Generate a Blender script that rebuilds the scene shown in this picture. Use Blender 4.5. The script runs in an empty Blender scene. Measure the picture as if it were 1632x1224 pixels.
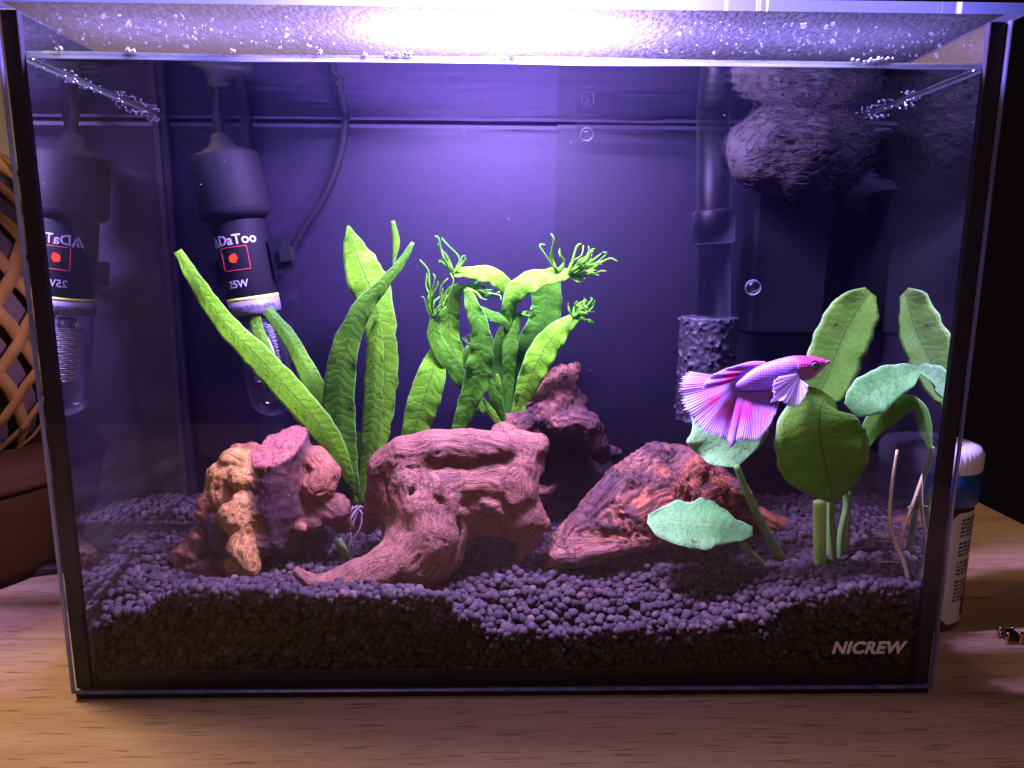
import bpy, math, random
import numpy as np
from mathutils import Matrix, Vector

random.seed(7)
RNG = np.random.default_rng(7)
SC = bpy.context.scene
COL = SC.collection
MM = 0.001                                   # the scene is written in millimetres

# ------------------------------------------------------------------ camera
CAM = np.array([-3.49, -217.1, 148.9])
YAW, PITCH, ROLL, FPX = 0.02053, -0.17182, 0.00562, 1094.1     # focal length in photo pixels (1632 wide)
_f = np.array([math.sin(YAW)*math.cos(PITCH), math.cos(YAW)*math.cos(PITCH), math.sin(PITCH)])
_r = np.array([math.cos(YAW), -math.sin(YAW), 0.0])
_u = np.cross(_r, _f)
_c, _s = math.cos(ROLL), math.sin(ROLL)
_r, _u = _c*_r + _s*_u, -_s*_r + _c*_u
cam_d = bpy.data.cameras.new('camera')
cam_d.sensor_width = 36.0
cam_d.lens = FPX/1632*36.0
cam_d.clip_start = 0.01
cam_d.clip_end = 50
cam = bpy.data.objects.new('camera', cam_d)
COL.objects.link(cam)
M = Matrix.Identity(4)
for i in range(3):
    M[i][0], M[i][1], M[i][2], M[i][3] = _r[i], _u[i], -_f[i], CAM[i]*MM
cam.matrix_world = M
SC.camera = cam

# ------------------------------------------------------------------ light
world = bpy.data.worlds.new('World')
SC.world = world
world.use_nodes = True
bg = world.node_tree.nodes['Background']
bg.inputs[0].default_value = (0.30, 0.16, 0.20, 1)
bg.inputs[1].default_value = 0.010

def area_light(name, loc, target, size, size_y, power, color, spread=180):
    d = bpy.data.lights.new(name, 'AREA')
    d.shape = 'RECTANGLE'
    d.size, d.size_y = size*MM, size_y*MM
    d.energy = power
    d.color = color
    d.spread = math.radians(spread)
    o = bpy.data.objects.new(name, d)
    o.location = Vector(loc)*MM
    o.rotation_euler = (Vector(target) - Vector(loc)).to_track_quat('-Z', 'Y').to_euler()
    COL.objects.link(o)
    return o
# the aquarium's own LED lamp, above the lid; a warm room lamp behind on the left; weak room light from the front
area_light('aquarium_led', (-2, 19, 242), (-2, 21, 0), 74, 12, 7.2, (0.50, 0.345, 1.0))
area_light('aquarium_led_bar', (-2, 19, 242.5), (-2, 21, 0), 272, 10, 2.2, (0.36, 0.27, 1.0))
area_light('room_lamp', (-420, 110, 620), (-230, 20, 0), 160, 160, 4.6, (1.0, 0.70, 0.46))
area_light('room_light', (-300, -900, 950), (0, 0, 0), 400, 400, 2.3, (1.0, 0.66, 0.58))

vs = SC.view_settings
vs.view_transform = 'Standard'
vs.look = 'None'
vs.exposure = 0.0
vs.gamma = 1.0
vs.use_curve_mapping = False
cy = SC.cycles
cy.use_denoising = True
cy.max_bounces = 6
cy.diffuse_bounces = 3
cy.glossy_bounces = 4
cy.transmission_bounces = 8
cy.volume_bounces = 0
cy.transparent_max_bounces = 20
cy.sample_clamp_indirect = 4.0
cy.adaptive_threshold = 0.02
cy.caustics_reflective = False
cy.caustics_refractive = False

# ------------------------------------------------------------------ helpers
def ray(px, py):
    px, py = np.asarray(px, float), np.asarray(py, float)
    return _f + _r*((px-816)/FPX)[..., None] + _u*((612-py)/FPX)[..., None]
def at(px, py, Y):
    """photo pixel + distance behind the front glass (mm) -> point (mm)"""
    d = ray(px, py)
    return CAM + d*((np.asarray(Y, float)-CAM[1])/d[..., 1])[..., None]

BASE = {}
def base_of(o):
    return BASE.get(o.name, np.zeros(3))
def set_props(o, label=None, cat=None, group=None, kind=None):
    if label: o['label'] = label
    if cat: o['category'] = cat
    if group: o['group'] = group
    if kind: o['kind'] = kind
    return o
def thing(name, label, cat, base=(0, 0, 0), group=None):
    o = bpy.data.objects.new(name, None)
    o.empty_display_size = 0.01
    COL.objects.link(o)
    o.location = Vector(base)*MM
    BASE[o.name] = np.array(base, float)
    return set_props(o, label, cat, group)
def obj(name, verts, faces, mat, parent=None, smooth=True, attrs=None, uv=None, base=None, mats=None, midx=None):
    """one mesh object from mm coordinates"""
    verts = np.asarray(verts, float)
    if parent is not None: b = base_of(parent)
    elif base is not None: b = np.array(base, float)
    else: b = np.zeros(3)
    me = bpy.data.meshes.new(name)
    vv = (verts - b)*MM
    if isinstance(faces, np.ndarray):
        n, k = faces.shape
        me.vertices.add(len(vv)); me.vertices.foreach_set('co', vv.astype(np.float32).ravel())
        me.loops.add(n*k); me.loops.foreach_set('vertex_index', faces.astype(np.int32).ravel())
        me.polygons.add(n)
        me.polygons.foreach_set('loop_start', np.arange(0, n*k, k, dtype=np.int32))
        me.update(calc_edges=True)
    else:
        me.from_pydata(vv.tolist(), [], [list(map(int, f)) for f in faces])
        me.update()
    if smooth: me.polygons.foreach_set('use_smooth', np.ones(len(me.polygons), bool))
    for m in (mats or [mat]): me.materials.append(m)
    if midx is not None: me.polygons.foreach_set('material_index', np.asarray(midx, np.int32))
    for an, (ty, val) in (attrs or {}).items():
        a = me.attributes.new(an, ty, 'POINT')
        val = np.asarray(val, np.float32)
        if ty == 'FLOAT_COLOR':
            if val.shape[1] == 3: val = np.concatenate([val, np.ones((len(val), 1), np.float32)], 1)
            a.data.foreach_set('color', val.ravel())
        elif ty == 'FLOAT_VECTOR': a.data.foreach_set('vector', val.ravel())
        else: a.data.foreach_set('value', val.ravel())
    o = bpy.data.objects.new(name, me)
    COL.objects.link(o)
    if parent is not None:
        o.parent = parent
        BASE[o.name] = b
    else:
        o.location = Vector(b)*MM
        BASE[o.name] = b
    return o

def join(parts):
    V, Fc, n = [], [], 0
    for v, f in parts:
        v = np.asarray(v, float)
        V.append(v); Fc += [[i+n for i in q] for q in f]; n += len(v)
    return np.concatenate(V), Fc
def box(x0, x1, y0, y1, z0, z1, bev=0.0):
    if bev <= 0:
        v = [(x, y, z) for z in (z0, z1) for y in (y0, y1) for x in (x0, x1)]
        f = [(0, 2, 3, 1), (4, 5, 7, 6), (0, 1, 5, 4), (2, 6, 7, 3), (0, 4, 6, 2), (1, 3, 7, 5)]
        return np.array(v, float), f
    b = bev                                  # chamfered box: 24 vertices
    X, Y, Z = (x0, x1), (y0, y1), (z0, z1)
    v, idx = [], {}
    for i in (0, 1):
        for j in (0, 1):
            for k in (0, 1):
                c = (X[i], Y[j], Z[k]); s = (1-2*i, 1-2*j, 1-2*k)
                for a in range(3):
                    p = [c[t] + (0 if t == a else s[t]*b) for t in range(3)]
                    idx[(i, j, k, a)] = len(v); v.append(p)
    f = []
    def cyc(a, fixed): # face loop on axis a
        o1, o2 = (a+1) % 3, (a+2) % 3
        out = []
        for p, q in ((0, 0), (1, 0), (1, 1), (0, 1)):
            t = [0, 0, 0]; t[a] = fixed; t[o1] = p; t[o2] = q
            out.append(idx[(*t, a)])
        return out if fixed else out[::-1]
    for a in range(3):
        f += [cyc(a, 0), cyc(a, 1)]
    for a in range(3):                       # edge chamfers parallel to axis a
        o1, o2 = (a+1) % 3, (a+2) % 3
        for p in (0, 1):
            for q in (0, 1):
                t0 = [0, 0, 0]; t0[o1] = p; t0[o2] = q; t1 = list(t0); t1[a] = 1
                q4 = [idx[(*t0, o1)], idx[(*t1, o1)], idx[(*t1, o2)], idx[(*t0, o2)]]
                f.append(q4 if (p == q) else q4[::-1])
    for i in (0, 1):
        for j in (0, 1):
            for k in (0, 1):
                t = [idx[(i, j, k, 0)], idx[(i, j, k, 1)], idx[(i, j, k, 2)]]
                f.append(t if (i+j+k) % 2 else t[::-1])
    return np.array(v, float), f
def lathe(prof, seg=32, axis0=(0, 0, 0), axis=(0, 0, 1), ref=(0, -1, 0)):
    """prof: list of (radius, height along axis)"""
    ax = np.array(axis, float); ax /= np.linalg.norm(ax)
    e1 = np.array(ref, float); e1 -= ax*(e1@ax); e1 /= np.linalg.norm(e1)
    e2 = np.cross(ax, e1)
    o = np.array(axis0, float)
    v, f = [], []
    for r, h in prof:
        for k in range(seg):
            a = 2*math.pi*k/seg
            v.append(o + ax*h + (e1*math.cos(a) + e2*math.sin(a))*r)
    for i in range(len(prof)-1):
        for k in range(seg):
            k2 = (k+1) % seg
            f.append((i*seg+k, i*seg+k2, (i+1)*seg+k2, (i+1)*seg+k))
    f.append(tuple(range(seg))[::-1]); f.append(tuple((len(prof)-1)*seg+k for k in range(seg)))
    return np.array(v), f
def catmull(P, n):
    P = np.asarray(P, float)
    Q = np.concatenate([[2*P[0]-P[1]], P, [2*P[-1]-P[-2]]])
    m = len(P)-1
    t = np.linspace(0, m, n); i = np.minimum(t.astype(int), m-1); s = (t-i)[:, None]
    a, b, c, d = Q[i], Q[i+1], Q[i+2], Q[i+3]
    return 0.5*((2*b) + (c-a)*s + (2*a-5*b+4*c-d)*s**2 + (3*b-a-3*c+d)*s**3)
def tube(P, R, n=24, seg=10):
    """smooth tube through mm points P with radii R"""
    P = np.asarray(P, float); R = np.broadcast_to(np.asarray(R, float), (len(P),))
    Q = catmull(np.concatenate([P, R[:, None]], 1), n)
    p, r = Q[:, :3], np.maximum(Q[:, 3], 0.02)
    T = np.gradient(p, axis=0); T /= np.linalg.norm(T, axis=1)[:, None]+1e-9
    ref = np.array([0, -1, 0.001]); v = []
    e = ref
    for i in range(n):
        e = e - T[i]*(e@T[i]); e /= np.linalg.norm(e)
        b = np.cross(T[i], e)
        for k in range(seg):
            a = 2*math.pi*k/seg
            v.append(p[i] + r[i]*(e*math.cos(a)+b*math.sin(a)))
    f = [(i*seg+k, i*seg+(k+1) % seg, (i+1)*seg+(k+1) % seg, (i+1)*seg+k) for i in range(n-1) for k in range(seg)]
    f.append(tuple(range(seg))[::-1]); f.append(tuple((n-1)*seg+k for k in range(seg)))
    return np.array(v), f
def ptube(pts, rpx, n=24, seg=10):
    """tube through photo pixels (px, py, Y); radius in pixels at that depth"""
    pts = np.array(pts, float)
    P = at(pts[:, 0], pts[:, 1], pts[:, 2])
    s = ((P-CAM)@_f)/FPX
    return tube(P, np.broadcast_to(np.asarray(rpx, float), (len(P),))*s, n, seg)

_perm = np.random.default_rng(3).permutation(256)
_perm = np.concatenate([_perm, _perm, _perm])
_grad = np.random.default_rng(4).normal(size=(256, 3)); _grad /= np.linalg.norm(_grad, axis=1)[:, None]
def perlin(p):
    p = np.asarray(p, float)
    i = np.floor(p).astype(int); f = p-i; w = f*f*f*(f*(f*6-15)+10)
    i &= 255
    out = 0
    for dx in (0, 1):
        for dy in (0, 1):
            for dz in (0, 1):
                h = _perm[_perm[_perm[(i[:, 0]+dx) & 255]+((i[:, 1]+dy) & 255)]+((i[:, 2]+dz) & 255)]
                g = (_grad[h]*(f-np.array([dx, dy, dz]))).sum(1)
                wx = w[:, 0] if dx else 1-w[:, 0]; wy = w[:, 1] if dy else 1-w[:, 1]; wz = w[:, 2] if dz else 1-w[:, 2]
                out = out + g*wx*wy*wz
    return out*1.6
def fbm(p, oct=4):
    a, s, o = 1.0, 0, 0
    for k in range(oct):
        o = o + a*perlin(p*2**k + 17.3*k); s += a; a *= 0.5
    return o/s

# ------------------------------------------------------------------ materials
class NT:
    def __init__(self, name):
        self.m = bpy.data.materials.new(name); self.m.use_nodes = True
        self.t = self.m.node_tree; self.t.nodes.clear()
        self.out = self.t.nodes.new('ShaderNodeOutputMaterial')
    def n(self, ty, ins=None, **props):
        nd = self.t.nodes.new('ShaderNode'+ty)
        for k, v in props.items(): setattr(nd, k, v)
        for k, v in (ins or {}).items():
            s = nd.inputs[k]
            if hasattr(v, 'is_output') or isinstance(v, bpy.types.NodeSocket): self.t.links.new(v, s)
            else: s.default_value = v
        return nd
    def math(self, op, a, b=0.0, c=0.0, clamp=False):
        nd = self.n('Math', {0: a, 1: b, 2: c}, operation=op); nd.use_clamp = clamp
        return nd.outputs[0]
    def mix(self, fac, a, b, blend='MIX'):
        nd = self.n('Mix', data_type='RGBA', blend_type=blend)
        for s, v in ((nd.inputs[0], fac), (nd.inputs[6], a), (nd.inputs[7], b)):
            if isinstance(v, bpy.types.NodeSocket): self.t.links.new(v, s)
            else: s.default_value = v if not isinstance(v, tuple) or len(v) == 4 else (*v, 1)
        return nd.outputs[2]
    def ramp(self, fac, stops):
        nd = self.n('ValToRGB', {0: fac})
        el = nd.color_ramp.elements
        while len(el) < len(stops): el.new(0.5)
        for e, (p, c) in zip(el, stops):
            e.position = p; e.color = c if len(c) == 4 else (*c, 1)
        return nd.outputs[0]
    def shmix(self, fac, a, b):
        return self.n('MixShader', {0: fac, 1: a, 2: b}).outputs[0]
    def done(self, sh):
        self.t.links.new(sh, self.out.inputs[0]); return self.m

def simple(name, color, rough=0.5, metal=0.0, spec=0.5, noise=0.0, nscale=300, bump=0.0, bscale=800, trans=0.0):
    t = NT(name)
    tc = t.n('TexCoord').outputs['Object']
    c = (*color, 1)
    if noise > 0:
        nz = t.n('TexNoise', {'Vector': tc, 'Scale': nscale, 'Detail': 5.0, 'Roughness': 0.6}).outputs[0]
        c = t.mix(nz, tuple(x*(1-noise) for x in color), tuple(min(1, x*(1+noise)) for x in color))
    ins = {'Base Color': c, 'Roughness': rough, 'Metallic': metal, 'Specular IOR Level': spec}
    if bump > 0:
        bz = t.n('TexNoise', {'Vector': tc, 'Scale': bscale, 'Detail': 4.0}).outputs[0]
        ins['Normal'] = t.n('Bump', {'Height': bz, 'Strength': bump, 'Distance': 0.0005}).outputs[0]
    p = t.n('BsdfPrincipled', ins).outputs[0]
    if trans > 0:
        p = t.shmix(trans, p, t.n('BsdfTranslucent', {'Color': c}).outputs[0])
    return t.done(p)

def m_pane():
    t = NT('clear_glass')                    # clear pane: reflects a little at its outer face, lets the rest through
    fr = t.n('Fresnel', {'IOR': 1.45}).outputs[0]
    bf = t.n('NewGeometry').outputs['Backfacing']
    fac = t.math('MULTIPLY', fr, t.math('SUBTRACT', 1.0, bf))
    return t.done(t.shmix(t.math('MULTIPLY', fac, 0.55), t.n('BsdfTransparent', {'Color': (0.985, 0.99, 0.99, 1)}).outputs[0],
                          t.n('BsdfGlossy', {'Roughness': 0.02}).outputs[0]))
def m_wet_front():
    t = NT('front_glass_under_water')        # inner face of the front pane: light striking it steeply from the water is turned back
    bf = t.n('NewGeometry').outputs['Backfacing']
    fr = t.n('Fresnel', {'IOR': t.math('ADD', t.math('MULTIPLY', bf, 0.3147), 0.84)}).outputs[0]
    return t.done(t.shmix(t.math('MULTIPLY', fr, 0.97), t.n('BsdfTransparent').outputs[0], t.n('BsdfGlossy', {'Roughness': 0.03}).outputs[0]))
def m_wet_side():
    t = NT('side_glass_under_water')         # water against glass: total reflection beyond the critical angle, with a thin smeared film
    tc = t.n('TexCoord').outputs['Object']
    bf = t.n('NewGeometry').outputs['Backfacing']
    fr = t.n('Fresnel', {'IOR': t.math('ADD', t.math('MULTIPLY', bf, 0.4758), 0.79)}).outputs[0]
    mir = t.shmix(t.math('MULTIPLY', fr, 0.96), t.n('BsdfTransparent').outputs[0],
                  t.n('BsdfGlossy', {'Color': (0.93, 0.93, 0.95, 1), 'Roughness': 0.008}).outputs[0])
    sc = t.n('Mapping', {'Vector': tc, 'Scale': (1, 22, 90)}).outputs[0]
    nz = t.n('TexNoise', {'Vector': sc, 'Scale': 1.0, 'Detail': 7.0, 'Roughness': 0.65}).outputs[0]
    sm = t.n('TexNoise', {'Vector': tc, 'Scale': 16.0, 'Detail': 2.0}).outputs[0]
    z = t.n('SeparateXYZ', {0: tc}).outputs[2]
    low = t.n('MapRange', {0: z, 1: 0.10, 2: 0.03, 3: 0.04, 4: 1.0}).outputs[0]
    film = t.math('MULTIPLY', t.math('MULTIPLY', t.ramp(nz, [(0.42, (0, 0, 0)), (0.75, (1, 1, 1))]), low),
                  t.ramp(sm, [(0.35, (0.15,)*3), (0.65, (1, 1, 1))]))
    fac = t.math('ADD', t.math('MULTIPLY', film, 0.10), 0.006)
    film_sh = t.shmix(0.6, t.n('BsdfDiffuse', {'Color': (0.75, 0.75, 0.78, 1)}).outputs[0],
                      t.n('BsdfTranslucent', {'Color': (0.75, 0.75, 0.78, 1)}).outputs[0])
    return t.done(t.shmix(fac, mir, film_sh))
def m_water():
    t = NT('water_surface')
    fr = t.n('Fresnel', {'IOR': 1.08}).outputs[0]
    return t.done(t.shmix(fr, t.n('BsdfTransparent').outputs[0], t.n('BsdfGlossy', {'Color': (0.93, 0.93, 0.97, 1), 'Roughness': 0.03}).outputs[0]))
def m_lid():
    t = NT('misted_lid_glass')
    tc = t.n('TexCoord').outputs['Object']
    mp = t.n('Mapping', {'Vector': tc, 'Rotation': (0, 0, 0.5), 'Scale': (1.0, 0.55, 1)}).outputs[0]
    d1 = t.n('TexVoronoi', {'Vector': mp, 'Scale': 620.0, 'Randomness': 1.0}).outputs[0]
    n2 = t.n('TexNoise', {'Vector': tc, 'Scale': 30.0, 'Detail': 2.0}).outputs[0]
    lines = t.n('TexNoise', {'Vector': t.n('Mapping', {'Vector': tc, 'Rotation': (0, 0, 0.03), 'Scale': (4, 260, 1)}).outputs[0], 'Scale': 1.0, 'Detail': 1.0}).outputs[0]
    pat = t.math('ADD', t.math('MULTIPLY', d1, 0.9), t.math('MULTIPLY', n2, 0.30))
    bp = t.n('Bump', {'Height': pat, 'Strength': 0.6, 'Distance': 0.001}).outputs[0]
    area = t.ramp(t.math('ADD', t.math('MULTIPLY', n2, 0.6), t.math('MULTIPLY', lines, 0.5)), [(0.42, (0.15,)*3), (0.62, (1, 1, 1))])
    cell = t.ramp(pat, [(0.22, (0.022,)*3), (0.45, (0.008,)*3), (0.75, (0.016,)*3)])
    mist = t.mix(area, (0.012, 0.012, 0.012, 1), cell)
    tl = t.n('BsdfTranslucent', {'Color': (0.92, 0.93, 0.96, 1), 'Normal': bp}).outputs[0]
    clear = t.shmix(0.06, t.n('BsdfTransparent').outputs[0], t.n('BsdfGlossy', {'Roughness': 0.15, 'Normal': bp}).outputs[0])
    return t.done(t.shmix(mist, clear, tl))
def m_edge():
    t = NT('ground_glass_edge')
    tc = t.n('TexCoord').outputs['Object']
    mp = t.n('Mapping', {'Vector': tc, 'Scale': (160, 160, 20)}).outputs[0]
    nz = t.n('TexNoise', {'Vector': mp, 'Scale': 1.0, 'Detail': 4.0}).outputs[0]
    c = t.ramp(nz, [(0.3, (0.22, 0.24, 0.38)), (0.75, (0.50, 0.54, 0.80))])  # blue-violet tint stands in for lamp light carried through the glass
    a = t.shmix(0.75, t.n('BsdfDiffuse', {'Color': c}).outputs[0], t.n('BsdfTranslucent', {'Color': c}).outputs[0])
    return t.done(t.shmix(0.08, a, t.n('BsdfGlossy', {'Roughness': 0.2}).outputs[0]))
def m_lid_edge():
    t = NT('lid_edge')
    tc = t.n('TexCoord').outputs['Object']
    nz = t.n('TexNoise', {'Vector': t.n('Mapping', {'Vector': tc, 'Scale': (420, 5, 5)}).outputs[0], 'Scale': 1.0, 'Detail': 2.0}).outputs[0]
    big = t.n('TexNoise', {'Vector': tc, 'Scale': 22.0}).outputs[0]
    g = t.math('MULTIPLY', t.ramp(nz, [(0.58, (0, 0, 0)), (0.68, (1, 1, 1))]), t.ramp(big, [(0.5, (0, 0, 0)), (0.6, (1, 1, 1))]))  # mask for pale glints painted into the edge colour
    c = t.mix(g, (0.055, 0.065, 0.11, 1), (0.6, 0.62, 0.7, 1))
    a = t.shmix(0.75, t.n('BsdfDiffuse', {'Color': c}).outputs[0], t.n('BsdfTranslucent', {'Color': c}).outputs[0])
    return t.done(t.shmix(0.05, a, t.n('BsdfGlossy', {'Roughness': 0.2}).outputs[0]))
def m_drop():
    t = NT('water_drop')
    lw = t.n('LayerWeight', {'Blend': 0.35}).outputs['Facing']
    body = t.shmix(0.03, t.n('BsdfTransparent', {'Color': (0.97, 0.97, 1, 1)}).outputs[0], t.n('BsdfTranslucent', {'Color': (0.95, 0.95, 1, 1)}).outputs[0])
    return t.done(t.shmix(t.math('MULTIPLY', t.math('POWER', lw, 2.0), 0.35), body, t.n('BsdfGlossy', {'Roughness': 0.06}).outputs[0]))
def m_bubble():
    t = NT('air_bubble')
    lw = t.n('LayerWeight', {'Blend': 0.5}).outputs['Facing']
    fac = t.math('MULTIPLY', t.math('POWER', lw, 3.5), 0.85)
    a = t.shmix(fac, t.n('BsdfTransparent').outputs[0], t.n('BsdfTranslucent', {'Color': (0.5, 0.5, 0.6, 1)}).outputs[0])
    return t.done(t.shmix(0.025, a, t.n('BsdfGlossy', {'Roughness': 0.05}).outputs[0]))
def m_meniscus():
    t = NT('water_meniscus')
    tc = t.n('TexCoord').outputs['Object']
    mp = t.n('Mapping', {'Vector': tc, 'Scale': (18, 1, 500)}).outputs[0]
    nz = t.n('TexNoise', {'Vector': mp, 'Scale': 1.0, 'Detail': 3.0}).outputs[0]
    c = t.ramp(nz, [(0.35, (0.05, 0.05, 0.09)), (0.66, (0.24, 0.28, 0.20))])
    a = t.shmix(0.55, t.n('BsdfTransparent', {'Color': (0.7, 0.72, 0.75, 1)}).outputs[0], t.n('BsdfTranslucent', {'Color': c}).outputs[0])
    return t.done(t.shmix(0.16, a, t.n('BsdfGlossy', {'Roughness': 0.08}).outputs[0]))
def m_backing(name, col, tex):
    t = NT(name)
    tc = t.n('TexCoord').outputs['Object']
    v = t.n('TexNoise', {'Vector': tc, 'Scale': 420.0, 'Detail': 3.0, 'Roughness': 0.6}).outputs[0]
    w = t.n('TexNoise', {'Vector': tc, 'Scale': 26.0, 'Detail': 3.0}).outputs[0]
    c = t.mix(t.ramp(v, [(0.35, (0, 0, 0)), (0.7, (1, 1, 1))]), tuple(x*(1-tex) for x in col), tuple(x*(1+tex) for x in col))
    c = t.mix(0.10, c, t.mix(w, tuple(x*0.6 for x in col), tuple(x*1.4 for x in col)))
    bp = t.n('Bump', {'Height': v, 'Strength': 0.25*tex, 'Distance': 0.001}).outputs[0]
    return t.done(t.n('BsdfPrincipled', {'Base Color': c, 'Roughness': 0.6, 'Specular IOR Level': 0.2, 'Normal': bp}).outputs[0])
def m_wood(name, streak=0.55, gscale=1.0, bump=0.7, dark=(0.022, 0.010, 0.012), gloss=0.12):
    t = NT(name)                             # driftwood: grain runs along the 'grain' coordinates laid down with the shape
    g = t.n('Attribute', attribute_name='grain').outputs['Vector']
    col = t.n('Attribute', attribute_name='col').outputs['Color']
    tc = t.n('TexCoord').outputs['Object']
    n1 = t.n('TexNoise', {'Vector': g, 'Scale': 0.9*gscale, 'Detail': 6.0, 'Roughness': 0.65}).outputs[0]
    n2 = t.n('TexNoise', {'Vector': g, 'Scale': 3.4*gscale, 'Detail': 4.0, 'Roughness': 0.6}).outputs[0]
    n3 = t.n('TexNoise', {'Vector': tc, 'Scale': 1500.0, 'Detail': 3.0}).outputs[0]
    n4 = t.n('TexNoise', {'Vector': tc, 'Scale': 55.0, 'Detail': 4.0}).outputs[0]
    c = t.mix(t.math('MULTIPLY', t.ramp(n1, [(0.42, (1, 1, 1)), (0.56, (0, 0, 0))]), streak), col, (*dark, 1))
    c = t.mix(t.math('MULTIPLY', t.ramp(n2, [(0.40, (1, 1, 1)), (0.55, (0, 0, 0))]), streak*0.75), c, (*dark, 1))
    c = t.mix(t.math('MULTIPLY', t.ramp(n4, [(0.45, (0, 0, 0)), (0.7, (1, 1, 1))]), 0.35), c, t.mix(0.5, c, (0.55, 0.25, 0.12, 1)))
    c = t.mix(t.math('MULTIPLY', t.ramp(n3, [(0.3, (1, 1, 1)), (0.5, (0, 0, 0))]), 0.45), c, (*dark, 1))
    h = t.math('ADD', t.math('MULTIPLY', n1, 0.8), t.math('ADD', t.math('MULTIPLY', n2, 0.5), t.math('MULTIPLY', n3, 0.22)))
    bp = t.n('Bump', {'Height': h, 'Strength': bump, 'Distance': 0.0011}).outputs[0]
    return t.done(t.n('BsdfPrincipled', {'Base Color': c, 'Roughness': 0.62, 'Specular IOR Level': gloss, 'Normal': bp}).outputs[0])
def m_leaf(name, c_dark, c_light, rib, vein=10.0, transl=0.4, speck=0.25, rough=0.45, sheen=0.35, ribw=0.05, quilt=0.6):
    t = NT(name)
    uv = t.n('Attribute', attribute_name='leaf_uv').outputs['Vector']     # x along (mm), y across -1..1, z along 0..1
    sp = t.n('SeparateXYZ', {0: uv})
    s, v, w = sp.outputs
    tc = t.n('TexCoord').outputs['Object']
    av = t.math('ABSOLUTE', v)
    rnd = t.n('ObjectInfo').outputs['Random']
    nz = t.n('TexNoise', {'Vector': tc, 'Scale': 160.0, 'Detail': 5.0, 'Roughness': 0.65}).outputs[0]
    nb = t.n('TexNoise', {'Vector': tc, 'Scale': 34.0, 'Detail': 2.0}).outputs[0]
    nf = t.n('TexNoise', {'Vector': tc, 'Scale': 1300.0, 'Detail': 2.0}).outputs[0]
    fac = t.math('ADD', t.math('MULTIPLY', nb, 0.9), t.math('MULTIPLY', t.math('SUBTRACT', rnd, 0.5), 0.5), clamp=True)
    c = t.mix(t.ramp(fac, [(0.25, (0, 0, 0)), (0.72, (1, 1, 1))]), c_dark, c_light)
    ph = t.math('ADD', t.math('SUBTRACT', t.math('MULTIPLY', s, vein*0.1), t.math('MULTIPLY', av, 0.9)), t.math('MULTIPLY', nz, 3.0))
    sv = t.math('ABSOLUTE', t.math('SINE', t.math('MULTIPLY', ph, math.pi)))
    vl = t.math('MULTIPLY', t.math('LESS_THAN', sv, 0.13), t.math('GREATER_THAN', av, ribw))
    c = t.mix(t.math('MULTIPLY', vl, 0.22), c, tuple(x*0.55 for x in c_dark))
    ribm = t.math('LESS_THAN', av, ribw)
    c = t.mix(t.math('MULTIPLY', ribm, 0.75), c, rib)
    edge = t.n('MapRange', {0: av, 1: 0.92, 2: 1.0, 3: 0.0, 4: 0.55}).outputs[0]
    c = t.mix(edge, c, t.mix(0.5, c_light, (0.75, 0.9, 0.65, 1)))
    c = t.mix(t.math('MULTIPLY', t.ramp(nf, [(0.36, (1, 1, 1)), (0.48, (0, 0, 0))]), speck), c, tuple(x*0.35 for x in c_dark))
    sp1 = t.n('TexNoise', {'Vector': tc, 'Scale': 210.0, 'Detail': 2.0}).outputs[0]
    c = t.mix(t.math('MULTIPLY', t.ramp(sp1, [(0.70, (0, 0, 0)), (0.76, (1, 1, 1))]), 0.7), c, (0.10, 0.055, 0.02, 1))
    h = t.math('ADD', t.math('MULTIPLY', t.math('POWER', sv, 0.5), quilt), t.math('ADD', t.math('MULTIPLY', nz, 0.8), t.math('MULTIPLY', ribm, -0.5)))
    bp = t.n('Bump', {'Height': h, 'Strength': 0.55, 'Distance': 0.0007}).outputs[0]
    p = t.n('BsdfPrincipled', {'Base Color': c, 'Roughness': rough, 'Specular IOR Level': sheen, 'Normal': bp}).outputs[0]
    tr = t.n('BsdfTranslucent', {'Color': t.mix(0.45, c, t.mix(1.0, c, (1.0, 1.0, 0.25, 1), 'MULTIPLY')), 'Normal': bp}).outputs[0]
    return t.done(t.shmix(transl, p, tr))
def m_soil():
    t = NT('aquarium_soil')
    isl = t.n('NewGeometry').outputs['Random Per Island']
    tc = t.n('TexCoord').outputs['Object']
    nz = t.n('TexNoise', {'Vector': tc, 'Scale': 1400.0, 'Detail': 4.0, 'Roughness': 0.7}).outputs[0]
    c = t.ramp(isl, [(0.0, (0.026, 0.018, 0.018)), (0.5, (0.047, 0.034, 0.031)), (0.93, (0.072, 0.052, 0.045)), (1.0, (0.13, 0.085, 0.06))])
    c = t.mix(t.ramp(nz, [(0.4, (0.6,)*3), (0.6, (0, 0, 0))]), c, (0.028, 0.019, 0.016, 1))
    bp = t.n('Bump', {'Height': nz, 'Strength': 0.5, 'Distance': 0.0004}).outputs[0]
    return t.done(t.n('BsdfPrincipled', {'Base Color': c, 'Roughness': 0.85, 'Specular IOR Level': 0.2, 'Normal': bp}).outputs[0])
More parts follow.
